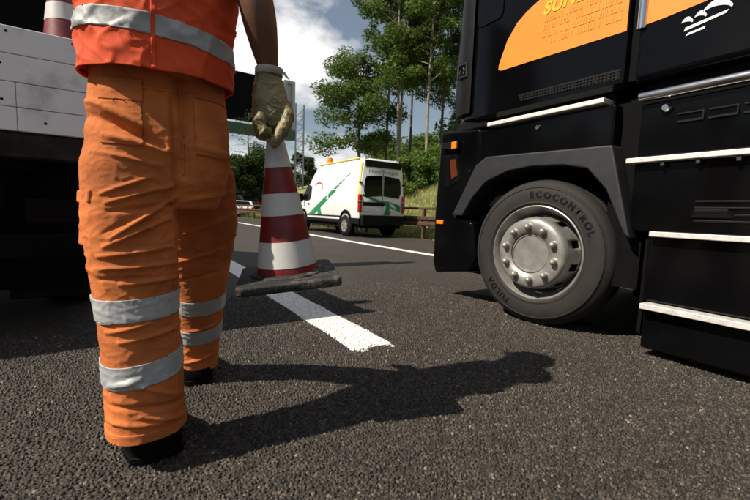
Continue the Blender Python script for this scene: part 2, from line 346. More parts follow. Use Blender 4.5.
# front corner panel, lamps
fc = [(2.40, 1.555), (2.90, 1.60), (2.925, 1.2), (2.945, .8), (2.935, .33), (2.90, .23), (2.45, .30), (2.37, .42), (2.44, .75), (2.66, .80), (2.40, 1.24)]
fr = MB(); fr.prism(side(fc, TX+.035), (.22, 0, 0)); fr.build('bumper_corner', black_gloss, tk, .03, seg=4)
MB().span((TX+.25, 2.5, .25), (4.9, 2.93, 1.6)).build('bumper', black_gloss, tk, .04, seg=3)
MB().span((TX+.06, 2.35, 1.56), (4.95, 2.7, 1.65)).build('cab_mount', black_plastic, tk, .02)
il = MB().prism(side([(2.62, 1.40), (2.84, 1.42), (2.84, 1.475), (2.62, 1.475)], TX-.012), (.05, 0, 0)).build('indicator_housing', black_plastic, tk, .008)
MB().span((TX-.017, 2.635, 1.405), (TX+.02, 2.70, 1.47)).build('indicator_lens', amber, il, .006)
hl = MB().prism(side([(2.60, 1.12), (2.80, 1.05), (2.84, 1.36), (2.66, 1.36)], TX+.028), (.03, 0, 0)).build('headlamp_glass', dark_glass, tk, .008)
MB().prism(side([(2.64, 1.17), (2.72, 1.14), (2.75, 1.32), (2.68, 1.32)], TX+.025), (.01, 0, 0)).build('headlamp_amber', M('dark_amber', (.09, .022, .006), .2), hl)
MB().span((TX+.02, 2.80, .712), (TX+.05, 2.895, .752)).build('side_marker', amber, tk, .006)
MB().lathe([(.0, 0), (.008, 0), (.008, .02)], (TX+.028, 2.50, 1.2), 'x', 10).build('washer_nozzle', chrome, tk)
# grey wheel arch: outer angular outline, inner curve
ao = [(2.66, .80), (2.40, 1.24), (2.29, 1.30), (1.285, 1.275), (1.135, .70)]
ai = [(1.175, .73), (1.30, 1.0), (1.43, 1.14), (1.60, 1.175), (1.85, 1.185), (2.06, 1.166), (2.277, 1.09), (2.42, .96), (2.53, .80)]
MB().prism(side(ao+ai, TX-.005), (.30, 0, 0)).build('wheel_arch', grey_plastic, tk, .012, seg=3)
MB().prism(side([(1.10, .4), (1.10, 1.2), (1.45, 1.3), (2.0, 1.32), (2.45, 1.2), (2.5, .75), (2.5, .4)], TX+.42), (.05, 0, 0)).build('wheel_well', under_black, tk)
# boxes behind the wheel with bright treads
for z0, z1, y1, ins in ((.745, 1.155, 1.17, .05), (.335, .725, 1.06, .055), (.05, .30, 1.045, .05), (1.185, 1.50, 1.16, .045)):
    MB().span((TX+ins, -3.0, z0), (TX+.4, y1, z1)).build('side_panel', black_gloss, tk, .012)
for z, y1, hh, dep, xo in ((1.168, 1.20, .030, .10, 0), (.737, 1.035, .030, .12, -.003), (.312, 1.04, .034, .26, -.02)):
    MB().span((TX+xo, -3.0, z-hh/2), (TX+xo+dep, y1, z+hh/2)).build('step_tread', alu_step, tk, .005)
for k in range(7):
    MB().span((TX+.01, 1.02-.165*k, 1.125), (TX+.05, 1.00-.165*k, 1.152)).build('tread_bracket', grey_plastic, tk, .003)
rl = MB().tube([(TX+.02, 1.16, 1.535), (TX+.02, -2.8, 1.535)], .03, 14); rl.build('side_tube', chrome, tk)
MB().lathe([(.0, -.03), (.016, -.03), (.022, -.02), (.03, -.006), (.03, .02)], (TX+.04, 1.025, 1.452), 'x', 18).build('filler_cap', chrome, tk)
gl = MB()
for k in range(4): gl.span((TX+.035, .97-.14*k, 1.36), (TX+.05, .855-.14*k, 1.372)); gl.span((TX+.035, .97-.14*k, 1.405), (TX+.05, .855-.14*k, 1.413)); gl.span((TX+.0355, .857-.14*k, 1.36), (TX+.05, .85-.14*k, 1.413))
gl.build('panel_grille', black_plastic, tk)
hd = MB()
for k in range(4): hd.span((TX+.045, .85, .92-.035*k), (TX+.06, .45, .932-.035*k))
hd.build('panel_rib', black_plastic, tk, .003)
MB().prism([(TX+.045, .86, .87), (TX+.02, .84, .885), (TX+.02, .70, .885), (TX+.045, .68, .87), (TX+.045, .68, .855), (TX+.045, .86, .855)], (0, 0, -.02)).build('panel_handle', black_plastic, tk, .004)
mf = MB().span((TX+.10, 1.07, .12), (TX+.42, 1.09, 1.05)); mf.build('mudflap', under_black, tk)
MB().span((TX+.12, 2.2, .9), (TX+.4, 2.5, 1.25)).build('arch_liner', under_black, tk)
MB().span((TX+.12, 1.12, .38), (TX+.5, 1.34, 1.64)).build('wheel_housing', under_black, tk)
MB().span((4.9, -3.0, .08), (5.05, 1.05, 1.5)).build('side_panel', black_gloss, tk, .012)
MB().span((2.95, .9, .30), (4.75, 1.25, 1.0)).build('axle_guard', under_black, tk)
MB().lathe([(.2, -.15), (.48, -.15), (.52, -.1), (.52, .1), (.48, .15), (.2, .15)], (4.88, 1.825, .525), 'x', 40, True).build('wheel', rubber_dark, tk)
MB().span((TX+.09, -3.0, 1.49), (TX+.5, 1.17, 1.66)).build('filler_panel', under_black, tk)
MB().span((TX+.12, 1.2, 1.56), (TX+.5, 2.4, 1.66)).build('filler_panel', under_black, tk)
# rear bodywork continues out of frame
MB().span((TX+.05, -3.4, 1.62), (5.0, -.66, 1.75)).build('rear_deck', under_black, tk)

MB().span((TX+.02, -13.5, 1.25), (5.07, -1.0, 4.0)).build('added_trailer_box', black_plastic, tk, .03)  # unseen trailer, added to block the sky on the right and behind
MB().span((2.9, -13.4, .7), (4.7, -3.6, 1.25)).build('added_trailer_chassis', under_black, tk)

def truck_wheel(cx, cy, cz, parent, sgn=-1):
    wh = bpy.data.objects.new('wheel', None); COL.objects.link(wh); wh.parent = parent; wh.location = Vector((cx, cy, cz)) - origin(parent)
    q = lambda prof: [(r, sgn*(-h)*-1 if False else h*(-sgn)*-1) for r, h in prof]
    c = (cx, cy, cz)                          # h: negative = outward (towards -X)
    tp = [(.318, .03), (.322, .0), (.335, -.014), (.350, -.021), (.354, -.027), (.360, -.027), (.363, -.0255), (.37, -.027), (.42, -.032), (.450, -.027), (.458, -.0245), (.461, -.029), (.467, -.0275), (.469, -.021), (.485, -.008), (.506, .012), (.517, .04), (.521, .07), (.513, .072), (.513, .082), (.521, .084), (.522, .14), (.513, .142), (.513, .152), (.522, .154), (.521, .21), (.513, .213), (.513, .223), (.52, .226), (.506, .28), (.46, .31), (.34, .30), (.30, .28)]
    MB().lathe(tp, c, 'x', 96).build('tyre', rubber, wh, ang=50)
    rp_ = [(.334, -.030), (.340, -.044), (.331, -.048), (.322, -.036), (.308, .0), (.290, .06), (.265, .10), (.262, .22), (.30, .28)]
    c = (cx+.03, cy, cz); cx += .02
    MB().lathe(rp_, c, 'x', 72).build('rim', steel_rim, wh, ang=40)
    # disc with ten hand holes: cone from hub face back to the rim
    n = 120; prof = [(.140, -.100), (.226, -.098), (.238, -.088), (.244, -.06), (.250, -.01), (.255, .04), (.260, .085), (.268, .10)]
    dm = MB(); rings = []
    for r, h in prof: rings.append([(cx+h, cy+r*math.cos(2*math.pi*j/n), cz+r*math.sin(2*math.pi*j/n)) for j in range(n)])
    vs = [p for rg in rings for p in rg]; fs = []
    for i in range(len(prof)-1):
        for j in range(n):
            if i in (4, 5) and (j % 12) in (4, 5, 6, 7): continue
            k = (j+1) % n; fs.append((i*n+j, i*n+k, (i+1)*n+k, (i+1)*n+j))
    dm.add(vs, fs); d_ = dm.build('wheel_disc', steel_rim, wh, ang=40); sm = d_.modifiers.new('t', 'SOLIDIFY'); sm.thickness = .008; sm.offset = 1
    MB().lathe([(.0, -.103), (.124, -.103), (.127, -.110), (.135, -.110), (.138, -.103), (.145, -.1005)], c, 'x', 64).build('hub_cap', steel_rim, wh, ang=30)
    MB().lathe([(.0, .06), (.262, .06), (.262, .2)], c, 'x', 48).build('brake_drum', under_black, wh)
    for k in range(10):
        a = 2*math.pi*(k+.35)/10
        nu = MB().lathe([(.0, -.152), (.012, -.150), (.019, -.142), (.0225, -.130), (.0225, -.108), (.028, -.106), (.028, -.097)], (cx, cy+.186*math.cos(a), cz+.186*math.sin(a)), 'x', 16).build('wheel_nut', chrome if False else steel_rim, wh, ang=50)
    for txt, a0, size, sp in (('ECOCONTROL', -8, .062, 1.45), ('FULDA', 204, .062, 1.35)):
        me = text_mesh(txt, size, .0, 0, sp, .0022)
        for v in me.vertices:
            rr = .392 + v.co.y; a = R(a0) + v.co.x/.41
            hh = np.interp(rr, [.33, .37, .42, .455, .485], [-.016, -.027, -.032, -.026, -.008])
            v.co = (cx - .02 + hh - .004, cy - rr*math.sin(a), cz + rr*math.cos(a))
        link('tyre_lettering', me, letter_black, wh)
    return wh
wh = truck_wheel(TX+.03, 1.785, .545, tk)
wh.rotation_euler = (0, 0, R(6)); wh.scale = (1, 1.05, 1.05)
w2 = truck_wheel(TX+.12, -2.2, .52, tk)

# ------------------------------------------------------------------ white works lorry on the left
board_paint = M('scuffed_white_board', (.44, .43, .42), .5, var=.1, scale=4.5, col2=(.80, .80, .81), bump=.08, bscale=30, detail=12, lo=.28, hi=.46)
TY, TR, TL = 2.78, .06, -2.35
wt = empty('works_truck', (-1.15, TY, 0), 'white boarded flatbed lorry standing left of the worker', 'truck')
zz = [1.165, 1.287, 1.413, 1.552, 1.690]
for k in range(4):
    joints = [TL+.08, -.445 if k < 2 else -1.3, TR-.05]
    for a, bq in zip(joints[:-1], joints[1:]):
        MB().span((a+.001, TY, zz[k]+.0015), (bq-.001, TY+.03, zz[k+1]-.0015)).build('tailgate_board', board_paint, wt, .004)
for x in (TL+.04, TR-.022): MB().span((x-.04, TY-.012, 1.1), (x+.04, TY+.06, 1.72)).build('corner_post', board_paint, wt, .01)
MB().span((TL, TY+.012, 1.03), (TR, TY+.14, 1.158)).build('rear_beam', M('rusty_beam', (.012, .010, .009), .8, scale=6, col2=(.04, .033, .028), bump=.4, bscale=40, spec=.2), wt, .01)
for x, z in ((-.50, 1.32), (-.50, 1.50), (-.2, 1.66), (-.47, 1.66), (-.33, 1.22), (-1.2, 1.5), (-1.6, 1.3)): MB().lathe([(0, -.004), (.006, -.003), (.008, .002)], (x, TY, z), 'y', 10).build('bolt', black_plastic, wt)
MB().span((TL, TY+.14, 1.05), (TR, 5.4, 1.15)).build('bed_floor', under_black, wt)
for k in range(4):
    for x in (TL, TR-.03): MB().span((x, TY+.06, zz[k]+.0015), (x+.03, 5.3, zz[k+1]-.0015)).build('side_board', board_paint, wt, .004)
MB().span((-1.75, TY+.2, .75), (-.55, 8.2, 1.04)).build('chassis', under_black, wt)
MB().span((TL+.1, TY+.06, .48), (TR-.1, TY+.16, .62)).build('underrun_bar', under_black, wt, .015)
for x in (-2.0, -.28): MB().span((x-.17, TY+.1, .68), (x+.17, TY+.17, .82)).build('rear_lamp', M('shade_red', (.003, .001, .001), .6, spec=.1), wt, .01)  # red lens colour darkened to stand for the shade under the bed
for x in (-1.95, -.35): MB().span((x-.27, 3.35, .16), (x+.27, 3.38, 1.0)).build('mudflap', rubber_dark, wt, .004)
for x in (-1.95, -.35):
    for y in (4.1, 7.2): MB().lathe([(.2, -.2), (.46, -.19), (.49, -.14), (.49, .14), (.46, .19), (.2, .2)], (x, y, .49), 'x', 40, True).build('wheel', rubber_dark, wt, ang=50)
MB().span((TL+.12, 3.2, .25), (TR-.12, 3.32, .75)).build('spare_box', under_black, wt, .02)
cab2 = [(5.75, .55), (5.75, 2.55), (6.0, 2.68), (7.0, 2.6), (7.75, 1.7), (7.85, .6)]
MB().prism(side(cab2, TL+.1), (TR-TL-.2, 0, 0)).build('cab', board_paint, wt, .05)
hb = M('matt_black_board', (.003, .003, .0035), .8, var=.3, spec=.1)
MB().span((TL+.05, 5.40, 1.12), (TR-.12, 5.56, 4.30)).build('sign_board', hb, wt, .02)
for x in (TL+.3, TR-.4): MB().span((x, 5.57, 1.0), (x+.09, 5.68, 4.1)).build('sign_post', hb, wt)

# ------------------------------------------------------------------ traffic cones
cone_red = M('cone_red', (.16, .011, .011), .42, var=.3, scale=14, bump=.05, bscale=60)
cone_white = M('cone_white', (.56, .55, .53), .45, scale=7, col2=(.36, .33, .30), bump=.05, bscale=60, lo=.5, hi=.85)
dirty_rubber = M('dirty_base', (.010, .0095, .009), .75, scale=13, col2=(.13, .12, .11), bump=.5, bscale=70, lo=.52, hi=.74)
def make_cone(label, group, parts_full=True):
    r = empty('traffic_cone', (0, 0, 0), label, 'traffic cone', group)
    H, r0, r1 = .54, .120, .030
    rad = lambda z: r0 + (r1-r0)*(z-.045)/(H-.045)
    q = []                                     # plate with cut corners, sides a little uneven
    hs, cc = .190, .018
    for sx, sy in ((1, 1), (-1, 1), (-1, -1), (1, -1)):
        a, bq = (sx*hs, sy*(hs-cc)), (sx*(hs-cc), sy*hs); q += [a, bq] if sx*sy > 0 else [bq, a]
    bs = MB(); bs.loft([[(x*.985, y*.985, 0) for x, y in q], [(x, y, .006) for x, y in q], [(x, y, .028) for x, y in q], [(x*.97, y*.97, .034) for x, y in q]]); bs.build('base_plate', dirty_rubber, r, .004)
    MB().lathe([(.146, .033), (.146, .037), (.140, .041), (.128, .043), (.120, .045), (.117, .048)], (0, 0, 0), 'z', 48).build('collar', dirty_rubber, r, ang=60)
    bands = [(.045, .068, 0), (.068, .163, 1), (.163, .258, 0), (.258, .338, 1), (.338, .432, 0), (.432, .535, 1)]
    for a, bq, w in bands:
        zs = np.linspace(a, bq, 4); e = .0015 if w else 0
        MB().lathe([(rad(a)+e-.006, a+.0005)] + [(rad(z)+e, z) for z in zs] + [(rad(bq)+e-.006, bq-.0005)], (0, 0, 0), 'z', 64).build('white_band' if w else 'red_band', cone_white if w else cone_red, r, ang=60)
    MB().lathe([(r1-.006, .53), (r1, .535), (r1-.004, .542), (r1-.012, .54), (r1-.014, .50)], (0, 0, 0), 'z', 24).build('tip', cone_red, r)
    return r
cone = make_cone('red and white striped traffic cone hanging from the gloved hand', 'red and white traffic cones')
CB, CT = at(289, 280, 1.345), at(273.5, 122, 1.335)
ax = (CT-CB).normalized(); yv = Vector((.34, 1, 0)); yv = (yv - ax*yv.dot(ax)).normalized(); xv = yv.cross(ax)
cone.matrix_world = Matrix(((xv.x, yv.x, ax.x, CB.x), (xv.y, yv.y, ax.y, CB.y), (xv.z, yv.z, ax.z, CB.z), (0, 0, 0, 1))) @ Matrix.Diagonal((.90, .90, .93, 1))
c2 = copy_tree(cone); c2['label'] = 'stacked red and white traffic cone on the flatbed lorry, seen above the tailgate'
c2.matrix_world = Matrix.Translation((-.235, 3.16, 1.56)) @ Matrix.Rotation(R(-4), 4, 'Y') @ Matrix.Rotation(R(20), 4, 'Z') @ Matrix.Diagonal((1.25, 1.25, 1.25, 1))

# ------------------------------------------------------------------ the worker
def ring(c, rx, ry, n=28, tilt=0., yaw=0., p=2.3):
    o = []
    for j in range(n):
        a = 2*math.pi*j/n; ca, sa = math.cos(a), math.sin(a)
        x = rx*math.copysign(abs(ca)**(2/p), ca); y = ry*math.copysign(abs(sa)**(2/p), sa)
        v = Vector((x, y, 0)); v.rotate(Matrix.Rotation(tilt, 3, 'X')); v.rotate(Matrix.Rotation(yaw, 3, 'Z')); o.append(Vector(c)+v)
    return o
def cloth_from(me, disp):
    co = np.empty(len(me.vertices)*3, np.float32); me.vertices.foreach_get('co', co); co = co.reshape(-1, 3)
    no = [v.normal.copy() for v in me.vertices]
    for i, v in enumerate(me.vertices): v.co += no[i]*disp(Vector(co[i]), no[i])
    me.polygons.foreach_set('use_smooth', [True]*len(me.polygons)); me.update(); return me
orange_cloth = M('orange_work_cloth', (.56, .165, .048), .85, var=.26, scale=5, bump=.4, bscale=520, spec=.2)
vest_cloth = M('hi_vis_vest_cloth', (.70, .085, .024), .75, var=.06, scale=5, bump=.2, bscale=500, spec=.25)
reflective = M('reflective_tape', (.36, .37, .38), .5, .0, var=.12, scale=22, bump=.1, bscale=90)
skin = M('tanned_skin', (.13, .055, .030), .55, var=.15, scale=20, bump=.1, bscale=200)
leather = M('olive_glove_leather', (.10, .084, .036), .46, .0, scale=14, col2=(.25, .205, .09), bump=.3, bscale=130)
boot_leather = M('black_boot_leather', (.0025, .0025, .0025), .6, var=.3, bump=.2, bscale=120, spec=.1)
hair = M('dark_hair', (.02, .013, .01), .7, var=.3, bump=.6, bscale=150)
wk = empty('person', (.19, 1.62, 0), 'person in orange work trousers and reflective vest walking away with a cone', 'person')

tr = MB()
# pelvis and seat
tr.loft([ring((.118, 1.475, .80), .165, .115), ring((.118, 1.465, .88), .195, .140), ring((.118, 1.460, .97), .205, .148), ring((.118, 1.465, 1.06), .200, .138), ring((.118, 1.475, 1.16), .192, .125), ring((.118, 1.48, 1.26), .185, .118)])
# left leg, standing
tr.loft([ring((.058, 1.375, .092), .110, .118), ring((.055, 1.378, .13), .108, .115), ring((.050, 1.382, .24), .107, .112), ring((.045, 1.388, .36), .108, .110), ring((.040, 1.392, .48), .110, .110), ring((.032, 1.405, .62), .117, .117), ring((.024, 1.43, .76), .124, .128), ring((.022, 1.455, .92), .125, .134), ring((.03, 1.465, 1.0), .11, .12)])
# right leg, swung forward
tr.loft([ring((.285, 1.955, .035), .092, .112, tilt=R(-8)), ring((.284, 1.935, .12), .093, .110, tilt=R(-12)), ring((.284, 1.895, .26), .095, .108, tilt=R(-16)), ring((.285, 1.835, .42), .102, .110, tilt=R(-22)), ring((.282, 1.75, .58), .110, .118, tilt=R(-26)), ring((.268, 1.645, .74), .121, .130, tilt=R(-24)), ring((.236, 1.545, .90), .124, .135, tilt=R(-18)), ring((.20, 1.49, 1.0), .11, .12)])
tm = baked(tr.mesh(), [('REMESH', dict(mode='VOXEL', voxel_size=.0042)), ('SMOOTH', dict(factor=.5, iterations=16))])
def seg(px): return [at(px[0], px[1], px[4]), at(px[2], px[3], px[4]), px[5], px[6]]
FOLDS = [seg(f_) for f_ in [
    (80, 106, 160, 146, 1.33, .020, -.020), (105, 134, 168, 152, 1.33, .010, .010), (84, 92, 140, 126, 1.33, .012, .012), (92, 150, 160, 166, 1.33, .011, .008),
    (100, 194, 152, 177, 1.34, .008, .010), (106, 203, 174, 185, 1.34, .008, .012), (108, 212, 172, 204, 1.34, .009, -.009), (111, 238, 175, 197, 1.34, .008, .013), (105, 246, 168, 218, 1.34, .008, .012),
    (104, 232, 140, 214, 1.34, .008, -.008), (100, 256, 170, 246, 1.34, .008, .011), (98, 268, 175, 262, 1.34, .008, .010), (100, 278, 150, 274, 1.34, .008, -.009), (120, 282, 178, 276, 1.34, .007, .009),
    (108, 330, 150, 318, 1.34, .008, .009), (120, 338, 180, 324, 1.34, .008, .009), (112, 384, 140, 374, 1.32, .008, .010), (130, 378, 180, 392, 1.32, .009, .010), (112, 404, 180, 398, 1.32, .010, -.009), (110, 420, 160, 416, 1.32, .009, .010), (140, 410, 186, 414, 1.32, .009, .009),
    (172, 100, 176, 190, 1.36, .013, -.016), (186, 150, 236, 160, 1.42, .010, .008), (180, 200, 232, 192, 1.55, .010, .010), (185, 232, 228, 214, 1.62, .010, .012), (180, 262, 222, 246, 1.68, .010, .012), (182, 282, 218, 270, 1.72, .009, -.010), (184, 330, 212, 322, 1.85, .009, .010), (182, 362, 210, 352, 1.88, .010, .010)]]
def trouser_disp(p, nrm):
    d = 0.
    if nrm.y < .35:
        wgt = min(1, max(0, .35-nrm.y)*2)
        for a, b_, w, am in FOLDS:
            ab = b_-a; t = max(0, min(1, (p-a).dot(ab)/ab.length_squared)); q = a+ab*t
            dx, dz, dy = p.x-q.x, p.z-q.z, p.y-q.y
            if abs(dy) > .22: continue
            dd = dx*dx+dz*dz
            w *= .75
            if dd < (3*w)**2: d += wgt*am*math.exp(-dd/(w*w))*(.35+.65*math.sin(math.pi*min(1, max(0, .08+.84*t))))
    lower = max(0, 1-p.z/.9)
    cr = lambda a, k: max(0., 1-abs(mnoise.noise(a))*k*.8)**3
    low = min(1, lower*1.6); knee = math.exp(-((p.z-.66)/.12)**2) + .25*math.exp(-((p.z-.20)/.08)**2)
    d += .0058*cr((p.x*5+p.z*6, p.y*5, p.z*11), 3.2)*(.22+.8*knee)
    d += .0032*cr((p.x*15-p.z*9+3, p.y*13, p.z*24), 3.4)*(.35+.6*knee)
    d += .0015*cr((p.x*30+p.z*14, p.y*28+9, p.z*44), 3.0)
    d += .005*mnoise.noise((p.x*6, p.y*6+2, p.z*5))
    if nrm.y < 0 and .88 < p.z < 1.2: d -= .024*math.exp(-((p.x-.165)/.020)**2)*min(1, (p.z-.88)/.06)
    return d
tm = cloth_from(tm, trouser_disp)
bmx = bmesh.new(); bmx.from_mesh(tm); bmesh.ops.bisect_plane(bmx, geom=bmx.verts[:]+bmx.edges[:]+bmx.faces[:], plane_co=(0, 0, 1.245), plane_no=(0, 0, 1), clear_outer=True); bmx.to_mesh(tm); bmx.free()
bmx = bmesh.new(); bmx.from_mesh(tm)
for test, co, no in ((lambda y: y < 1.60, (.058, 1.26, .112), (.03, .05, -1)), (lambda y: y > 1.74, (.285, 1.85, .062), (0, .05, -1))):
    fs_ = [f for f in bmx.faces if f.calc_center_median().z < .25 and test(f.calc_center_median().y)]
    gs = set(fs_); [gs.update(f.verts) for f in fs_]; [gs.update(f.edges) for f in fs_]
    bmesh.ops.bisect_plane(bmx, geom=list(gs), plane_co=co, plane_no=no, clear_outer=True)
bmx.to_mesh(tm); bmx.free()
def strip_of(me, cut, keep, off):              # a band cut from a cloth surface, lifted by off
    b = bmesh.new(); b.from_mesh(me)
    for co, no in cut: bmesh.ops.bisect_plane(b, geom=b.verts[:]+b.edges[:]+b.faces[:], plane_co=co, plane_no=no, clear_outer=True)
    bmesh.ops.delete(b, geom=[v for v in b.verts if not keep(v.co)], context='VERTS')
    b.normal_update(); ns = [(v, v.normal.copy()) for v in b.verts]
    for v, q in ns: v.co += q*off
    m = bpy.data.meshes.new('band'); b.to_mesh(m); b.free(); return m
bands = []
for (xa, ya, z0), nz_, keep in (((.04, 1.39, .510), Vector((-.06, -.05, 1)), 'L'), ((.05, 1.385, .328), Vector((-.13, -.14, 1)), 'L'), ((.285, 1.845, .405), Vector((-.09, -.40, 1)), 'R'), ((.284, 1.90, .262), Vector((-.09, -.30, 1)), 'R')):
    nn = nz_.normalized(); c_ = Vector((xa, ya, z0)); h = .033
    kf = (lambda c: c.y < 1.60 and c.x < .19) if keep == 'L' else (lambda c: c.y > 1.66)
    bands.append(strip_of(tm, [(c_+nn*h, nn), (c_-nn*h, -nn)], kf, .0035))
tro = link('trousers', tm, orange_cloth, wk)
for m_ in bands:
    o = link('reflective_band', m_, reflective, tro); s_ = o.modifiers.new('t', 'SOLIDIFY'); s_.thickness = .004; s_.offset = -.6
# pockets and cuff seams on the trousers: patches lifted from the cloth itself (the mesh is already relative to the worker's base)
WO = origin(wk)
def patch(name, x0, x1, z0, z1, y1, off, th):
    m = strip_of(tm, [((x0-WO.x, 0, 0), (-1, 0, 0)), ((x1-WO.x, 0, 0), (1, 0, 0)), ((0, 0, z1), (0, 0, 1)), ((0, 0, z0), (0, 0, -1))], lambda c: c.y < y1-WO.y, off)
    if len(m.polygons):
        o = link(name, m, orange_cloth, tro, False); s_ = o.modifiers.new('t', 'SOLIDIFY'); s_.thickness = th; s_.offset = -.8
patch('back_pocket', .195, .300, .965, 1.135, 1.46, .005, .007)
patch('pocket_flap', -.045, .060, 1.10, 1.165, 1.46, .005, .007)
patch('back_pocket', -.042, .057, .975, 1.098, 1.46, .0035, .006)
rz_ = Matrix.Rotation(R(14), 3, 'Z') @ Matrix.Rotation(R(4), 3, 'Y')
MB().box((-.080, 1.415, .745), (.026, .135, .135), rz_).build('cargo_pocket', orange_cloth, tro, .010, seg=3)
MB().box((-.083, 1.415, .825), (.026, .142, .040), rz_).build('cargo_flap', orange_cloth, tro, .008, seg=3)
patch('seat_seam', .158, .165, .90, 1.19, 1.46, .0025, .004)
patch('yoke_seam', .0, .30, 1.142, 1.149, 1.46, .0025, .004)
patch('inner_seam', .128, .134, .15, .88, 1.40, .0025, .004)
patch('cuff_hem', -.2, .19, .0, .140, 1.60, .003, .006)
# vest
vs_ = MB(); zs = [1.135, 1.15, 1.20, 1.27, 1.36, 1.46, 1.55, 1.62]; hw = [.222, .220, .216, .214, .216, .235, .245, .18]; hd_ = [.158, .156, .152, .15, .15, .148, .13, .09]
vs_.loft([ring((.113+.012*(z-1.1), 1.462, z), a, bq+.012, 40, tilt=R(2), yaw=R(-34)*max(0, min(1, (z-1.42)/.1)), p=2.05) for z, a, bq in zip(zs, hw, hd_)])
vm = baked(vs_.mesh(), [('REMESH', dict(mode='VOXEL', voxel_size=.0058)), ('SMOOTH', dict(factor=.5, iterations=9))])
def vest_disp(p, nrm):
    cr = lambda a, k: max(0., 1-abs(mnoise.noise(a))*k)**2
    fl = max(0, 1-(p.z-1.17)/.16)
    return .010*cr((p.x*4+p.z*7, p.y*5, p.z*5), 2.8) + .005*cr((p.x*12-p.z*10, p.y*9, p.z*11+7), 3.) + .0025*cr((p.x*26+p.z*20, p.y*22, p.z*18), 3.) - .004 + .005*math.sin(p.x*38+p.y*15)*fl
vm = cloth_from(vm, vest_disp)
bmx = bmesh.new(); bmx.from_mesh(vm); bmesh.ops.bisect_plane(bmx, geom=bmx.verts[:]+bmx.edges[:]+bmx.faces[:], plane_co=(.11, 1.31, 1.188), plane_no=(.02, .02, -1), clear_outer=True); bmx.to_mesh(vm); bmx.free()
nn = Vector((.05, -.02, 1)).normalized(); c_ = Vector((.113, 1.31, 1.305))
vb = strip_of(vm, [(c_+nn*.027, nn), (c_-nn*.027, -nn)], lambda c: True, .003)
vest = link('vest', vm, vest_cloth, wk); s_ = vest.modifiers.new('t', 'SOLIDIFY'); s_.thickness = .005
o = link('reflective_band', vb, reflective, vest); s_ = o.modifiers.new('t', 'SOLIDIFY'); s_.thickness = .004
sx_ = at(153, 40, 1.31).x-WO.x
sm_ = strip_of(vm, [((sx_-.006, 0, 0), (-1, 0, 0)), ((sx_+.006, 0, 0), (1, 0, 0))], lambda c: c.y < 1.45-WO.y, .0035)
o = link('back_seam', sm_, vest_cloth, vest, False); s_ = o.modifiers.new('t', 'SOLIDIFY'); s_.thickness = .004

# body: one skin surface (head, neck, arms; hidden trunk)
EL, WR = at(254, -10, 1.27), at(269.5, 74, 1.315)
nodes = [((.12, 1.49, 1.08), .09), ((.12, 1.49, 1.30), .11), ((.13, 1.49, 1.54), .13), ((.14, 1.50, 1.66), .065), ((.145, 1.515, 1.73), .075), ((.15, 1.525, 1.82), .105), ((.15, 1.52, 1.92), .078),
         ((.32, 1.40, 1.57), .075), (EL, .058), (EL.lerp(WR, .35), .058), (EL.lerp(WR, .8), .041), (EL.lerp(WR, .96), .031), (WR + Vector((.002, .0, -.02)), .027),
         ((-.06, 1.58, 1.57), .07), ((-.06, 1.62, 1.32), .045), ((.03, 1.62, 1.22), .036), ((.06, 1.63, 1.20), .034)]
edges = [(0, 1), (1, 2), (2, 3), (3, 4), (4, 5), (5, 6), (2, 7), (7, 8), (8, 9), (9, 10), (10, 11), (11, 12), (2, 13), (13, 14), (14, 15), (15, 16)]
sk = bpy.data.meshes.new('sk'); sk.from_pydata([tuple(n_[0]) for n_ in nodes], edges, []); sk.update()
so_ = bpy.data.objects.new('t', sk); COL.objects.link(so_); so_.modifiers.new('s', 'SKIN')
for i, (p, r_) in enumerate(nodes): sk.skin_vertices[0].data[i].radius = (r_, r_)
sk.skin_vertices[0].data[0].use_root = True
m_ = so_.modifiers.new('d', 'SUBSURF'); m_.levels = 2; m_.render_levels = 2
bmsh = bpy.data.meshes.new_from_object(so_.evaluated_get(bpy.context.evaluated_depsgraph_get())); bpy.data.objects.remove(so_)
bmsh.polygons.foreach_set('use_smooth', [True]*len(bmsh.polygons)); body = link('body', bmsh, skin, wk)
hd2 = MB(); hc = Vector((.15, 1.515, 1.855))
hd2.loft([ring((hc.x, hc.y-.005, hc.z + .125*math.sin(R(a))), .098*math.cos(R(a))+.002, .125*math.cos(R(a))+.002, 24, p=2) for a in (-12, 0, 20, 40, 60, 78, 89)])
hd2.build('hair', hair, wk, ang=80)
MB().tube([(.15, 1.63, 1.85), (.15, 1.648, 1.825), (.15, 1.64, 1.815)], [.010, .016, .012], 8).build('nose', skin, body)
for sx in (-1, 1): MB().loft([ring((.15+sx*.092, 1.52, 1.80+.06*t), .008, .004+.02*math.sin(math.pi*t), 10) for t in (.02, .25, .5, .75, .98)]).build('ear', skin, body)

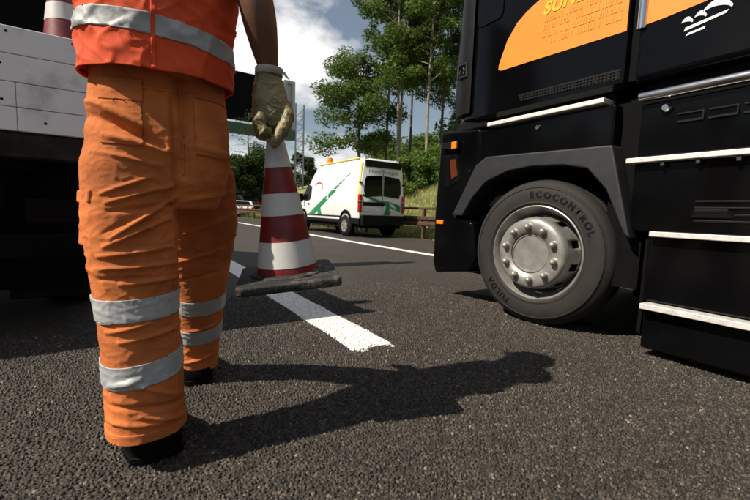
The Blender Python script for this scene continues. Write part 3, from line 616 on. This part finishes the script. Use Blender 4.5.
# glove closed on the cone tip
def g(px, py, dy=0.): return at(px, py, 1.32+dy)
gl_ = MB()
pa = [(269, 70, 0, .040, .033), (268.5, 80, 0, .043, .036), (269.5, 92, -.004, .053, .042), (271, 104, -.010, .060, .048), (272.5, 114, -.014, .061, .050), (273, 122, -.018, .052, .048), (273, 129, -.016, .038, .040), (273, 133, -.012, .026, .03)]
gl_.loft([ring(g(x, y, dy), a, bq, 20, tilt=R(-6)) for x, y, dy, a, bq in pa])
gl_.tube([g(284, 104, -.025), g(287.5, 116, -.052), g(284, 128, -.068), g(277.5, 138, -.068), g(271, 145.5, -.060)], [.021, .0225, .0205, .0190, .0145], 12)     # thumb
for i, (x0, y0, d0) in enumerate(((260, 104, -.012), (258.5, 112, .005), (259.5, 120, .018), (262, 127, .03))):                                   # fingers curl behind the cone
    L_ = (1.0, 1.08, 1.0, .85)[i]
    gl_.tube([g(x0+7, y0-9, d0), g(x0-1.5, y0, d0+.004), g(x0-1, y0+9*L_, d0+.024), g(x0+9, y0+13*L_, d0+.05), g(x0+20, y0+12*L_, d0+.052)], [.0195, .0195, .0185, .017, .0135], 12)
gl_.tube([g(263, 112, -.032), g(259.5, 122, -.056), g(263, 131.5, -.064), g(270, 132.5, -.060)], [.0205, .020, .0185, .014], 12)                       # forefinger folded on the near side
gm = baked(gl_.mesh(), [('REMESH', dict(mode='VOXEL', voxel_size=.0026)), ('SMOOTH', dict(factor=.5, iterations=4))])
gm = cloth_from(gm, lambda p, n_: .0022*max(0, 1-abs(mnoise.noise((p.x*22+p.z*16, p.y*22, p.z*34)))*3)**2 + .0012*max(0, 1-abs(mnoise.noise((p.x*60, p.y*60, p.z*80)))*3)**2)
glv = link('glove', gm, leather, wk)
cuff = MB(); cuff.loft([ring(g(269.2, 69), .0445, .044, 24), ring(g(269, 71), .0440, .042, 24), ring(g(268.8, 76), .0440, .041, 24)], cap=False)
o = cuff.build('glove_cuff', M('pale_cuff', (.45, .43, .38), .8, bump=.3, bscale=200), glv); s_ = o.modifiers.new('t', 'SOLIDIFY'); s_.thickness = .004
MB().prism([g(281, 70, -.01), g(285, 72, -.02), g(290, 80, -.025), g(286, 77, -.02)], (0, .004, 0)).build('glove_tag', white_decal, glv)
def lo(a, b_, c_): return (a-.04, b_-.29, c_-.09)
lg = MB(); lg.tube([lo(.07, 1.88, 1.295), lo(.10, 1.93, 1.285), lo(.14, 1.98, 1.275)], [.036, .044, .038], 12, True, .6)
for i in range(4): lg.tube([lo(.095+.02*i, 1.985-.014*i, 1.275), lo(.12+.02*i, 2.02-.014*i, 1.265), lo(.135+.02*i, 2.03-.014*i, 1.235), lo(.13+.02*i, 2.015-.014*i, 1.215)], [.0125, .012, .011, .009], 8)
lg.tube([lo(.10, 1.90, 1.30), lo(.145, 1.93, 1.30), lo(.175, 1.96, 1.285)], [.014, .013, .010], 8)
link('glove', cloth_from(baked(lg.mesh(), [('REMESH', dict(mode='VOXEL', voxel_size=.005)), ('SMOOTH', dict(factor=.5, iterations=4))]), lambda p, n_: 0.), leather, wk)
def boot(x, y, yaw, pitch, z0, wx, ly):
    m = Matrix.Translation((x, y, z0)) @ Matrix.Rotation(yaw, 4, 'Z') @ Matrix.Rotation(pitch, 4, 'X') @ Matrix.Diagonal((wx, ly, 1, 1))
    b_ = MB(); st = [(-.142, .016, .05, .02), (-.136, .030, .07, .008), (-.12, .042, .11, 0), (-.07, .047, .13, 0), (-.02, .047, .15, 0), (.03, .046, .14, 0), (.08, .048, .10, 0), (.13, .05, .078, 0), (.175, .045, .065, .006), (.20, .028, .045, .015)]
    rings = []
    for yy, w_, h_, zb in st:
        rings.append([m @ Vector((w_*math.copysign(abs(math.cos(a))**.6, math.cos(a)), yy, zb + (h_-zb)*(.5+.5*math.copysign(abs(math.sin(a))**.7, math.sin(a))))) for a in np.linspace(0, 2*math.pi, 21)[:-1]])
    b_.loft(rings); bo = b_.build('boot', boot_leather, wk, ang=70)
    s = MB(); s.loft([[m @ Vector((w_*1.06*sx, yy, zz_)) for sx, zz_ in ((-1, -.004), (1, -.004), (1, .022), (-1, .022))] for yy, w_, h_, zb in st]); s.build('sole', boot_leather, bo, .004)
boot(.066, 1.485, R(6), 0, .005, 1.72, 1.10); boot(.29, 1.985, R(-8), R(0), .005, 1.4, 1.05)

# ------------------------------------------------------------------ white service van
van_white = M('van_white_paint', (.72, .72, .70), .3, var=.04, scale=2, coat=.3)
van_green = M('van_green_film', (.015, .20, .09), .4, var=.1)
van_yellow = M('van_yellow_film', (.80, .62, .18), .4, var=.08)
van_grey = M('van_grey_print', (.20, .21, .22), .5, var=.1)
VX0, VX1, VY = 6.0, 7.70, 10.15; VC = (VX0+VX1)/2; VH = (VX1-VX0)/2
va = empty('service_van', (VC, VY, 0), 'white high roofed van with green stripes parked on the hard shoulder', 'van')
def vsec(y, zt, hwt, hwb=1., zb=.42, r=.16, bul=.03):
    o = []; hb_, ht_ = VH*hwb, VH*hwt; zm = zb+(zt-zb)*.38
    half = [(hb_-.03, zb), (hb_, zb+.05), (hb_+.0, zm), (ht_+(hb_-ht_)*.25, zt-(zt-zm)*.25), (ht_, zt-r), (ht_-r*.3, zt-r*.3), (ht_-r, zt)]
    return [(VC-x, y, z) for x, z in half] + [(VC+x, y, z) for x, z in half[::-1]]
vb_ = MB(); vb_.loft([vsec(VY+.03, 2.34, .80, .97), vsec(VY+.0+.06, 2.40, .84, .99), vsec(VY+.25, 2.45, .86), vsec(VY+1.2, 2.47, .87), vsec(VY+2.8, 2.47, .87), vsec(VY+3.3, 2.42, .85), vsec(VY+3.75, 2.18, .82), vsec(VY+4.45, 1.45, .86, .98, r=.1), vsec(VY+4.75, 1.18, .86, .97, r=.1), vsec(VY+5.2, .98, .8, .93, r=.1), vsec(VY+5.4, .75, .7, .82, r=.08)])
# carve wheel openings by dark wells proud of the side
vbo = vb_.build('body', van_white, va, ang=50)
MB().span((VX0+.08, VY+.1, .28), (VX1-.08, VY+5.2, .5)).build('floor_pan', under_black, va)
for k, (a, bq) in enumerate(((0, .47), (1.24, 3.95), (4.7, 5.3))): MB().span((VX0-.012, VY+a, .42), (VX0+.05, VY+bq, .60 if k == 0 else .53)).build('sill_trim', black_plastic, va, .01)
MB().span((VX0-.012, VY+1.24, .60), (VX0+.03, VY+3.95, .65)).build('rub_strip', black_plastic, va, .01)
rb = MB(); rb.loft([[(x, VY-.07 + (.12 if abs(x-VC) > VH*.9 else 0), z) for x in (VX0+.02, VX0+.10, VC, VX1-.10, VX1-.02)][::1] + [(x, VY+.14, z) for x in (VX1-.02, VC, VX0+.02)] for z in (.38, .45, .66, .70)]); rb.build('rear_bumper', black_plastic, va, .015)
for y in (VY+.86, VY+4.32):
    for x, sgn in ((VX0, -1), (VX1, 1)):
        MB().lathe([(.30, 0), (.43, 0), (.43, .05)] if sgn < 0 else [(.43, -.05), (.43, 0), (.30, 0)], (x+sgn*.004-(.0 if sgn < 0 else 0), y, .42), 'x', 40).build('wheel_well', under_black, va)
        v_ = bpy.data.objects.new('wheel', None); COL.objects.link(v_); v_.parent = va; v_.location = Vector((x, y, .345)) - origin(va)
        MB().lathe([(.2, -.12), (.30, -.115), (.335, -.09), (.345, -.05), (.345, .05), (.335, .09), (.3, .115), (.2, .12)], (x+sgn*-.085, y, .345), 'x', 40).build('tyre', rubber_dark, v_, ang=60)
        MB().lathe([(.0, -.105), (.05, -.11), (.07, -.10), (.12, -.092), (.17, -.094), (.20, -.112), (.215, -.118)] if sgn < 0 else [(.215, .112), (.2, .1), (.17, .055), (0, .07)], (x+sgn*-.085, y, .345), 'x', 32).build('rim', steel_rim, v_)
        for k in range(6):
            if sgn < 0: MB().lathe([(0, -.004), (.022, -.004), (.022, .004)], (x-.012, y+.145*math.cos(k*math.pi/3), .345+.145*math.sin(k*math.pi/3)), 'x', 10).build('rim_hole', under_black, v_)
# rear doors: glass, plate, handle, lamps, prints (rear plane leans forward slightly)
def rear(x, z): return (x, VY+.026, z)
def rpoly(pts, d): return [Vector(rear(x, z)) + Vector((0, -d, 0)) for x, z in pts]
for sx in (-1, 1):
    pts = [(VC+sx*.03, 1.30), (VC+sx*.03, 1.92), (VC+sx*.60, 1.88), (VC+sx*.66, 1.78), (VC+sx*.69, 1.42), (VC+sx*.62, 1.24)]
    MB().prism(rpoly(pts, .012), (0, .03, 0)).build('rear_window', dark_glass, va, .006)
    MB().span((VC+sx*.805-.055, VY-.004, .78), (VC+sx*.805+.055, VY+.10, 1.32)).build('tail_lamp', red_lens, va, .015)
    MB().span((VC+sx*.805-.05, VY-.008, 1.02), (VC+sx*.805+.05, VY+.09, 1.14)).build('reverse_lens', clear_lens, va, .01)
    for z in (.95, 1.55): MB().span((VC+sx*.80-.06, VY-.015, z*1.0+.1), (VC+sx*.80+.03, VY+.06, z+.15)).build('door_hinge', black_plastic, va, .008)
MB().prism(rpoly([(VC-.004, .70), (VC+.004, .70), (VC+.004, 2.12), (VC-.004, 2.12)], .006), (0, .02, 0)).build('door_seam', black_plastic, va)
MB().prism(rpoly([(VC-.66, 2.16), (VC-.66, 2.36), (VC+.66, 2.36), (VC+.66, 2.16)], .03), (0, .06, 0)).build('roof_light_bar', black_plastic, va, .01)
MB().prism(rpoly([(VC-.70, .98), (VC-.70, 1.10), (VC+.06, 1.10), (VC+.06, .98)], .02), (0, .04, 0)).build('handle_recess', black_plastic, va, .01)
MB().prism(rpoly([(VC-.68, .82), (VC-.68, .95), (VC-.17, .95), (VC-.17, .82)], .02), (0, .04, 0)).build('number_plate', white_decal, va, .004)
for px0, w_ in ((-.62, .36),):
    pt = MB()
    for k in range(7): pt.prism(rpoly([(VC+px0+.06*k, .855), (VC+px0+.06*k, .915), (VC+px0+.06*k+.012, .915), (VC+px0+.06*k+.012, .855)], .021), (0, .01, 0))
    pt.build('plate_marks', van_grey, va)
gb = MB(); gb.prism(rpoly([(VC-.72, 1.26), (VC-.5, 1.20), (VC-.1, 1.06), (VC+.70, .82), (VC+.70, 1.02), (VC+.4, 1.12), (VC-.1, 1.16), (VC-.72, 1.34)], .008), (0, .012, 0)); gb.build('green_band', van_green, va)
gb = MB(); gb.prism(rpoly([(VC+.05, .72), (VC+.30, .72), (VC+.36, .93), (VC+.16, 1.0)], .0085), (0, .012, 0)); gb.build('green_band', van_green, va)
def swirl(name, place, mat, s=1.):            # the white S-like mark inside the green stripe
    path = [(.10, .10), (.02, .15), (-.08, .12), (-.08, .04), (.06, -.03), (.09, -.10), (.0, -.15), (-.10, -.10)]
    m = MB()
    for (a, b_) in zip(path[:-1], path[1:]):
        d = Vector((b_[0]-a[0], b_[1]-a[1])); q = Vector((-d.y, d.x)).normalized()*.042
        m.prism([place((a[0]+q.x)*s, (a[1]+q.y)*s), place((a[0]-q.x)*s, (a[1]-q.y)*s), place((b_[0]-q.x)*s, (b_[1]-q.y)*s), place((b_[0]+q.x)*s, (b_[1]+q.y)*s)], (.004, .004, 0))
    return m.build(name, mat, va)
swirl('stripe_mark', lambda a, b_: Vector(rear(VC+.38+a, 1.0+b_)) + Vector((0, -.014, 0)), van_white, 1.)
me = text_mesh('Handyvogel', .17, .001, 0, 1.05)
wtx = max(v.co.x for v in me.vertices)
for v in me.vertices: v.co = (VC-.54+v.co.x*1.08/wtx, rear(0, 2.0+v.co.y)[1]-.006-v.co.z, 1.985+v.co.y)
link('rear_lettering', me, van_grey, va)
# side: cab window, rail, decals
def sx_at(z):                                  # X of the left side at height z
    zb, zt = .42, 2.47; zm = zb+(zt-zb)*.38; z3 = zt-(zt-zm)*.25
    ht_ = VH*.87; return VC - float(np.interp(z, [zb+.05, zm, z3, zt-.16], [VH, VH, ht_+(VH-ht_)*.25, ht_]))
def spoly(pts, d): return [(sx_at(z)-d, VY+y, z) for y, z in pts]
def sdec(name, pts, mat, d=.008): return MB().prism(spoly(pts, d), (.012, 0, 0)).build(name, mat, va)
sdec('cab_window', [(3.72, 1.18), (3.62, 1.30), (3.66, 1.72), (3.95, 1.74), (4.40, 1.26), (4.42, 1.16)], dark_glass, .012)
MB().span((VX0-.20, VY+4.25, 1.12), (VX0-.02, VY+4.37, 1.42)).build('wing_mirror', black_plastic, va, .03)
sdec('door_handle', [(3.70, 1.0), (3.70, 1.06), (3.86, 1.06), (3.86, 1.0)], black_plastic, .02)
GZ = lambda y: .66 + (3.75-y)*.445
def diag(y0, y1, w0, w1, k=0.): return [(y0, GZ(y0)+k), (y0-w0, GZ(y0)+k*1), (y1-w1, GZ(y1)+k), (y1, GZ(y1)+k)]
sdec('green_stripe', diag(3.78, 2.541, .52, .42), van_green, .010)
sdec('green_stripe', diag(2.54, 1.88, .42, .34), van_green, .010)
sdec('green_stripe', diag(3.05, 2.75, .14, .04), van_white, .0095)
sdec('green_stripe', [(2.95, .66), (2.62, .66), (2.80, .98), (3.02, 1.0)], van_green)
swirl('stripe_mark', lambda a, b_: Vector(spoly([(2.18-a*1.2, 1.29+b_)], .014)[0]), van_white, .62)
for y0, y1, w_ in ((1.80, 1.52, .20), (1.46, 1.28, .15), (1.22, 1.10, .12), (1.0, .74, .06)): sdec('green_stripe', diag(y0, y1, w_, w_*.8), van_green)
rd = MB(); arc = [(3.0+.36*math.cos(R(a)), 1.62+.17*math.sin(R(a)), .022*math.sin(R((a-20)*180/210))) for a in range(20, 231, 15)]
rd.prism(spoly([(y, z+w_) for y, z, w_ in arc] + [(y, z-w_-.002) for y, z, w_ in arc[::-1]], .008), (.01, 0, 0)); rd.build('red_swoosh', M('van_red_film', (.35, .03, .06), .4), va)
ye = MB(); ye.prism(spoly([(.06, 1.1), (.06, 2.30), (.17, 2.32), (.17, 1.1)], .009), (.012, 0, 0)); ye.build('yellow_edge', van_yellow, va)
MB().tube([(sx_at(2.31)+.03, VY+.3, 2.43), (sx_at(2.31)+.03, VY+3.1, 2.43)], .03, 8).build('yellow_roof_strip', van_yellow, va)
bcn = MB().span((VC-.55, VY+2.75, 2.46), (VC+.55, VY+2.95, 2.53)).build('beacon_bar', van_yellow, va, .02)
for x in (-.45, .45): MB().lathe([(.10, 0), (.10, .10), (.08, .17), (.0, .19)], (VC+x, VY+2.85, 2.52), 'z', 16).build('beacon', amber, bcn)
for x in (-.58, .55): MB().span((VC+x-.07, VY+.08, 2.37), (VC+x+.07, VY+.24, 2.44)).build('roof_marker', clear_lens, va, .015)
MB().tube([(VX0+.05, VY+4.3, 1.3), (VX0+.05, VY+4.3, 1.31)], .01, 6).build('mirror_arm', black_plastic, va)

# ------------------------------------------------------------------ overhead sign gantry, far up the road
galv = M('galvanised_grey', (.34, .36, .36), .5, .4, var=.15)
GY = 44.
ga = empty('sign_gantry', (16, GY, 0), 'black message board with grey frame on a lattice mast beyond the bushes', 'gantry')
p1, p2 = at(225, 74, GY), at(283, 126, GY); zt_, zb_ = at(283, 84, GY).z, at(290, 130, GY).z
MB().span((p1.x-4, GY, zb_+.3), (p2.x, GY+.5, zt_+.35)).build('message_panel', hb, ga)
q1, q2 = at(284, 90, GY), at(295, 90, GY)
for a, bq in (((q1.x, GY-.1, zb_), (q1.x+.35, GY+.55, zt_+.5)), ((q2.x-.35, GY-.1, zb_), (q2.x, GY+.55, zt_+.5)), ((q1.x+.36, GY-.1, zt_+.15), (q2.x-.36, GY+.55, zt_+.5))): MB().span(a, bq).build('panel_frame', galv, ga)
MB().span((q1.x+.36, GY+.1, zb_), (q2.x-.36, GY+.3, zt_+.14)).build('frame_panel', galv, ga)
MB().span((p1.x-4, GY-.2, zb_-1.1), (q2.x, GY+.7, zb_-.02)).build('walkway_beam', M('dark_green_paint', (.05, .10, .06), .6), ga)
mx0, mx1 = at(296, 110, GY).x, at(304, 110, GY).x; mt = at(300, 104, GY).z
for x in (mx0, mx1): MB().span((x-.07, GY-.07, ground_z(x, GY)-.3), (x+.07, GY+.07, mt)).build('mast_leg', galv, ga)
z = 2.
while z < mt-.9:
    MB().tube([(mx0+.07, GY, z), (mx1-.07, GY, z+.8)], .035, 5).build('mast_brace', galv, ga); MB().span((mx0+.08, GY-.03, z-.03), (mx1-.08, GY+.03, z+.03)).build('mast_rung', galv, ga); z += .95
MB().span((p1.x-3, GY+.1, 0), (p1.x-2.6, GY+.5, zb_-1.12)).build('column', galv, ga)

# ------------------------------------------------------------------ trees and shrubs
bark = M('grey_brown_bark', (.10, .08, .06), .9, var=.3, scale=3, bump=.7, bscale=25)
bark_pale = M('pale_bark', (.24, .20, .15), .9, var=.3, scale=3, bump=.7, bscale=25)
leaf_mats = [M('leaf_'+k, c1, .55, scale=.9, col2=c2_, transl=.45, spec=.3, detail=8, lo=.3, hi=.7) for k, c1, c2_ in (('locust', (.045, .088, .014), (.135, .20, .040)), ('deep', (.018, .040, .008), (.05, .09, .018)), ('bush', (.07, .13, .02), (.17, .25, .05)))]
def leaves(pts, rads, n, size, flat=.7):      # pts: clump centres
    pts = np.asarray(pts); rads = np.asarray(rads); pr = rads**2; k = rng.choice(len(pts), n, p=pr/pr.sum())
    d = rng.normal(0, 1, (n, 3)); d /= np.linalg.norm(d, axis=1, keepdims=True); rr = rng.uniform(0, 1, n)**.45
    c = pts[k] + d*(rads[k]*rr)[:, None]*np.array([1, 1, flat])
    a = rng.normal(0, 1, (n, 3)); a[:, 2] *= .6; a /= np.linalg.norm(a, axis=1, keepdims=True)
    b_ = np.cross(a, rng.normal(0, 1, (n, 3)) + np.array([0, 0, .6])); b_ /= np.linalg.norm(b_, axis=1, keepdims=True)
    s = (size*rng.uniform(.6, 1.4, n))[:, None]; a *= s; b_ *= s*.42; up = np.cross(a, b_); up /= np.linalg.norm(up, axis=1, keepdims=True)
    V = np.stack([c-a, c+b_-.15*s*up, c+a, c-b_-.15*s*up], 1).reshape(-1, 3); F = np.arange(4*n).reshape(-1, 4)[:, [0, 1, 2, 3]]
    return np_mesh('crown', V, np.concatenate([F[:, [0, 1, 2]], F[:, [0, 2, 3]]]))
def tree(name, x, y, h, spread, crown0, label, n, mat, group, lean=(0, 0), thick=.16, bk=bark, clumps=26, size=.16, forks=1, seed=0, flat=.75, crad=(.5, 1.0)):
    rs = random.Random(seed); z0 = ground_z(x, y)-.15
    t = empty(name, (x, y, z0), label, 'tree' if 'tree' in name else 'shrub', group); tr_ = MB(); tips = []
    for f_ in range(forks):
        fx, fy = (rs.uniform(-.5, .5), rs.uniform(-.5, .5)) if forks > 1 else (0, 0)
        path = []; ph = rs.uniform(0, 6)
        for i in range(9):
            q = i/8; path.append(Vector((x+fx*q*2+lean[0]*q*h + .18*math.sin(ph+q*5)*q, y+fy*q*2+lean[1]*q*h+.15*math.cos(ph+q*4)*q, z0+q*h*.93)))
        tr_.tube(path, [thick*(1-.82*(i/8)**.8)*(1.35 if i == 0 else 1) for i in range(9)], 8)
        for k in range(clumps//forks):
            q = crown0 + (1-crown0)*((k+rs.random())/(clumps/forks)); i = min(7, int(q*8)); p = path[i].lerp(path[i+1], q*8-i) if q < 1 else path[-1]
            a = rs.uniform(0, 2*math.pi); prof = math.sin(math.pi*min(1, .16+.80*(q-crown0)/(1-crown0)))**.7
            ln_ = spread*prof*rs.uniform(.35, 1.05); tip = p + Vector((math.cos(a)*ln_, math.sin(a)*ln_, ln_*rs.uniform(-.05, .45)))
            midp = p.lerp(tip, .5) + Vector((0, 0, .12*ln_)); r_ = thick*.36*(1-q*.6)
            tr_.tube([p, midp, tip], [r_, r_*.7, r_*.3], 5); tips.append((tip, rs.uniform(*crad)*spread*.38)); tips.append((midp, rs.uniform(*crad)*spread*.22))
    tr_.build('trunk', bk, t, ang=80)
    if n: link('crown', leaves([p for p, r_ in tips], [r_ for p, r_ in tips], n, size, flat), mat, t)
    return t
def spot(px, dist):                            # ground position under a sight line at a horizontal distance
    d = at(px, 210, 1.0) - Vector((0, 0, EYE)); d.z = 0; d.normalize(); return d.x*dist, d.y*dist
LOC = leaf_mats[0]; DEEP = leaf_mats[1]; BUSH = leaf_mats[2]
TG = 'roadside trees on the bank behind the van'
x, y = spot(357, 26); tree('locust_tree', x, y, 9.4, 3.6, .34, 'spreading locust tree with dark trunk rising just above the van roof', 17000, LOC, TG, (-.01, 0), .17, bark, 30, .105, 1, 1, .6)
defs = [(384, 27, 14.0, 3.6, .34, 2, bark, 8000, 'tall thin trunked tree right of the spreading locust tree'),
        (396, 24, 15.5, 2.5, .50, 3, bark_pale, 9000, 'tall tree with pale twin trunks standing above the van rear doors'),
        (407, 29, 16, 2.8, .50, 4, bark, 10000, 'tall leafy tree just right of the pale twin trunks'),
        (424, 23, 13.5, 2.6, .46, 5, bark_pale, 9000, 'pale trunked tree above the guardrail between van and black lorry'),
        (438, 26, 15.5, 3.0, .42, 6, bark, 11000, 'dense tree beside the front edge of the black lorry'),
        (452, 30, 16, 3.4, .28, 8, bark, 9000, 'tree half hidden behind the black lorry cab'),
        (470, 25, 15, 3.2, .3, 9, bark, 7000, 'tree mostly hidden behind the black lorry cab')]
for px, dist, h, sp, c0, sd, bk, n_, lab in defs:
    x, y = spot(px, dist); tree('locust_tree', x, y, h, sp, c0, lab, int(n_*1.25), LOC, TG, (random.uniform(-.02, .02), 0), .12, bk, 34, .105, 2 if sd == 3 else 1, sd, .65, (.38, .82))
# dense growth on the bank
SG = 'shrubs on the bank'
def shrub(px, dist, w_, h, label, mat, n_, seed, size=.13):
    rs = random.Random(seed); x, y = spot(px, dist); z0 = ground_z(x, y)-.1; t = empty('shrub', (x, y, z0), label, 'shrub', SG); st = MB(); pts = []
    for k in range(26):
        a = rs.uniform(0, 6.28); q = rs.random()**.5; zc = rs.uniform(.12, 1); rr = w_*.5*q*math.sqrt(max(.05, 1-(zc-.35)**2/.5))
        p = Vector((x+math.cos(a)*rr, y+math.sin(a)*rr, z0+zc*h*.88)); pts.append((p, rs.uniform(.16, .28)*w_*.8)); st.tube([(x+math.cos(a)*.15, y+math.sin(a)*.15, z0), p.lerp(Vector((x, y, z0)), .4), p], [.05, .035, .012], 5)
    st.build('stem', bark, t); link('foliage', leaves([p for p, r_ in pts], [r_ for p, r_ in pts], n_, size, .8), mat, t); return t
shrub(410, 21.5, 2.6, 2.1, 'bright green shrub on the bank right of the van', BUSH, 7000, 11, .09)
shrub(428, 22.5, 2.8, 2.4, 'green shrub on the bank next to the black lorry corner', BUSH, 6000, 12, .09)
shrub(394, 24, 2.6, 2.2, 'low green shrub on the bank hidden partly by the van', BUSH, 5000, 13, .09)
shrub(246, 40, 6.0, 5.6, 'large dark round bush on the bank left of the cone', DEEP, 14000, 14, .16)
shrub(234, 46, 6.0, 6.0, 'dark bush beside the trouser leg, left of the round bush', DEEP, 9000, 15, .16)
shrub(258, 52, 6.0, 6.5, 'dark bush behind the cone, right of the round bush', DEEP, 9000, 16, .16)
shrub(303, 60, 4.5, 5.2, 'dark bush between the cone and the van windscreen', DEEP, 7000, 17, .18)
x, y = spot(249, 44); tree('bare_tree', x, y, 10.5, 2.2, .45, 'leafless twiggy tree above the dark round bush', 500, DEEP, None, (0, 0), .10, bark, 60, .10, 1, 21)
# wooded slope behind the trees: reads as one mass
wp, wr_ = [], []
for k in range(420):
    px = random.uniform(375, 520); dist = random.uniform(31, 52); x, y = spot(px, dist)
    wp.append((x, y, ground_z(x, y)+random.uniform(0, 4.2)*random.uniform(.3, 1))); wr_.append(random.uniform(.6, 1.5))
tag(link('woodland', leaves(wp, wr_, 60000, .22), LOC), 'green wooded slope behind the thin tree trunks', None, None, 'stuff')
# unseen woodland on both sides and behind, added to block sky light
wp, wr_ = [], []
for k in range(520):
    if k % 3: x, y, hh_ = random.uniform(-42, -17), random.uniform(-60, 70), 10
    else: x, y, hh_ = random.uniform(13, 34), random.uniform(-60, 6), 9
    wp.append((x, y, max(0, ground_z(x, y))+random.uniform(.5, hh_))); wr_.append(random.uniform(1.2, 2.6))
tag(link('woodland', leaves(wp, wr_, 34000, .55), DEEP), 'unseen dark woodland added along both sides of the motorway', None, None, 'stuff')
# grass blades on the bank
n_ = 42000; gx = 8.5 + rng.uniform(0, 1, n_)**1.3*7; gy = rng.uniform(5, 34, n_); gz = np.array([ground_z(a, b_) for a, b_ in zip(gx, gy)]); hh = rng.uniform(.10, .34, n_); aa = rng.uniform(0, 6.28, n_)
dx, dy = np.cos(aa)*.018, np.sin(aa)*.018; lx, ly = rng.normal(0, .09, (2, n_))
V = np.stack([np.stack([gx-dx, gy-dy, gz-.02], 1), np.stack([gx+dx, gy+dy, gz-.02], 1), np.stack([gx+lx, gy+ly, gz+hh], 1)], 1).reshape(-1, 3)
tag(link('grass', np_mesh('grass', V, np.arange(3*n_).reshape(-1, 3)), M('grass_blade', (.16, .20, .05), .8, scale=1.2, col2=(.42, .39, .17), transl=.3)), 'tall dry grass on the bank behind the guardrail', None, None, 'stuff')
# far ridge
V = []; rs = random.Random(3); xs_ = np.linspace(-300, 1700, 60)
for x in xs_:
    h = 52+26*math.sin(x*.004+1)+10*math.sin(x*.017); V += [(x, 900, -5), (x, 960+rs.uniform(0, 30), h*.7), (x, 1050, h)]
F = [(3*i+j, 3*i+3+j, 3*i+4+j, 3*i+1+j) for i in range(59) for j in (0, 1)]
tag(link('hill', np_mesh('hill', V, F, True), M('far_wood', (.05, .075, .05), .95, scale=.02, var=.3)), 'far wooded ridge', None, None, 'structure')

# ------------------------------------------------------------------ two cars beyond the guardrail
car_white = M('car_white', (.7, .7, .7), .3, var=.03); car_dark = M('car_dark', (.03, .035, .045), .3, var=.1)
def car(px, dist, mat, label):
    x, y = spot(px, dist); z0 = .0 if x < 8.1 else ground_z(x, y)
    r_ = empty('parked_car', (x, y, z0), label, 'car', 'cars far along the shoulder')
    pr = [(-2.1, .35), (-2.15, .8), (-1.9, .98), (-1.4, 1.42), (.2, 1.45), (1.0, 1.0), (2.0, .85), (2.1, .35)]
    MB().prism([(x-.85, y+a, z0+b_) for a, b_ in pr], (1.7, 0, 0)).build('body', mat, r_, .08)
    MB().prism([(x-.6, y-1.93, z0+1.0), (x+.6, y-1.93, z0+1.0), (x+.55, y-1.50, z0+1.36), (x-.55, y-1.50, z0+1.36)], (0, -.03, .02)).build('rear_window', dark_glass, r_)
    MB().prism([(x-.87, y-1.5, z0+.98), (x-.87, y+.75, z0+.98), (x-.87, y+.15, z0+1.36), (x-.87, y-1.3, z0+1.36)], (.03, 0, 0)).build('side_window', dark_glass, r_)
    for sx in (-1, 1):
        MB().span((x+sx*.72-.12, y-2.18, z0+.72), (x+sx*.72+.12, y-2.0, z0+.9)).build('tail_lamp', red_lens, r_, .02)
        for a in (-1.3, 1.35): MB().lathe([(.1, -.1), (.31, -.1), (.33, -.05), (.33, .05), (.31, .1), (.1, .1)], (x+sx*.76, y+a, z0+.33), 'x', 20, True).build('wheel', rubber_dark, r_)
car(238, 37, car_white, 'small white car seen through the guardrail beside the trouser leg')
car(244.5, 40, car_dark, 'small dark car seen through the guardrail left of the cone')
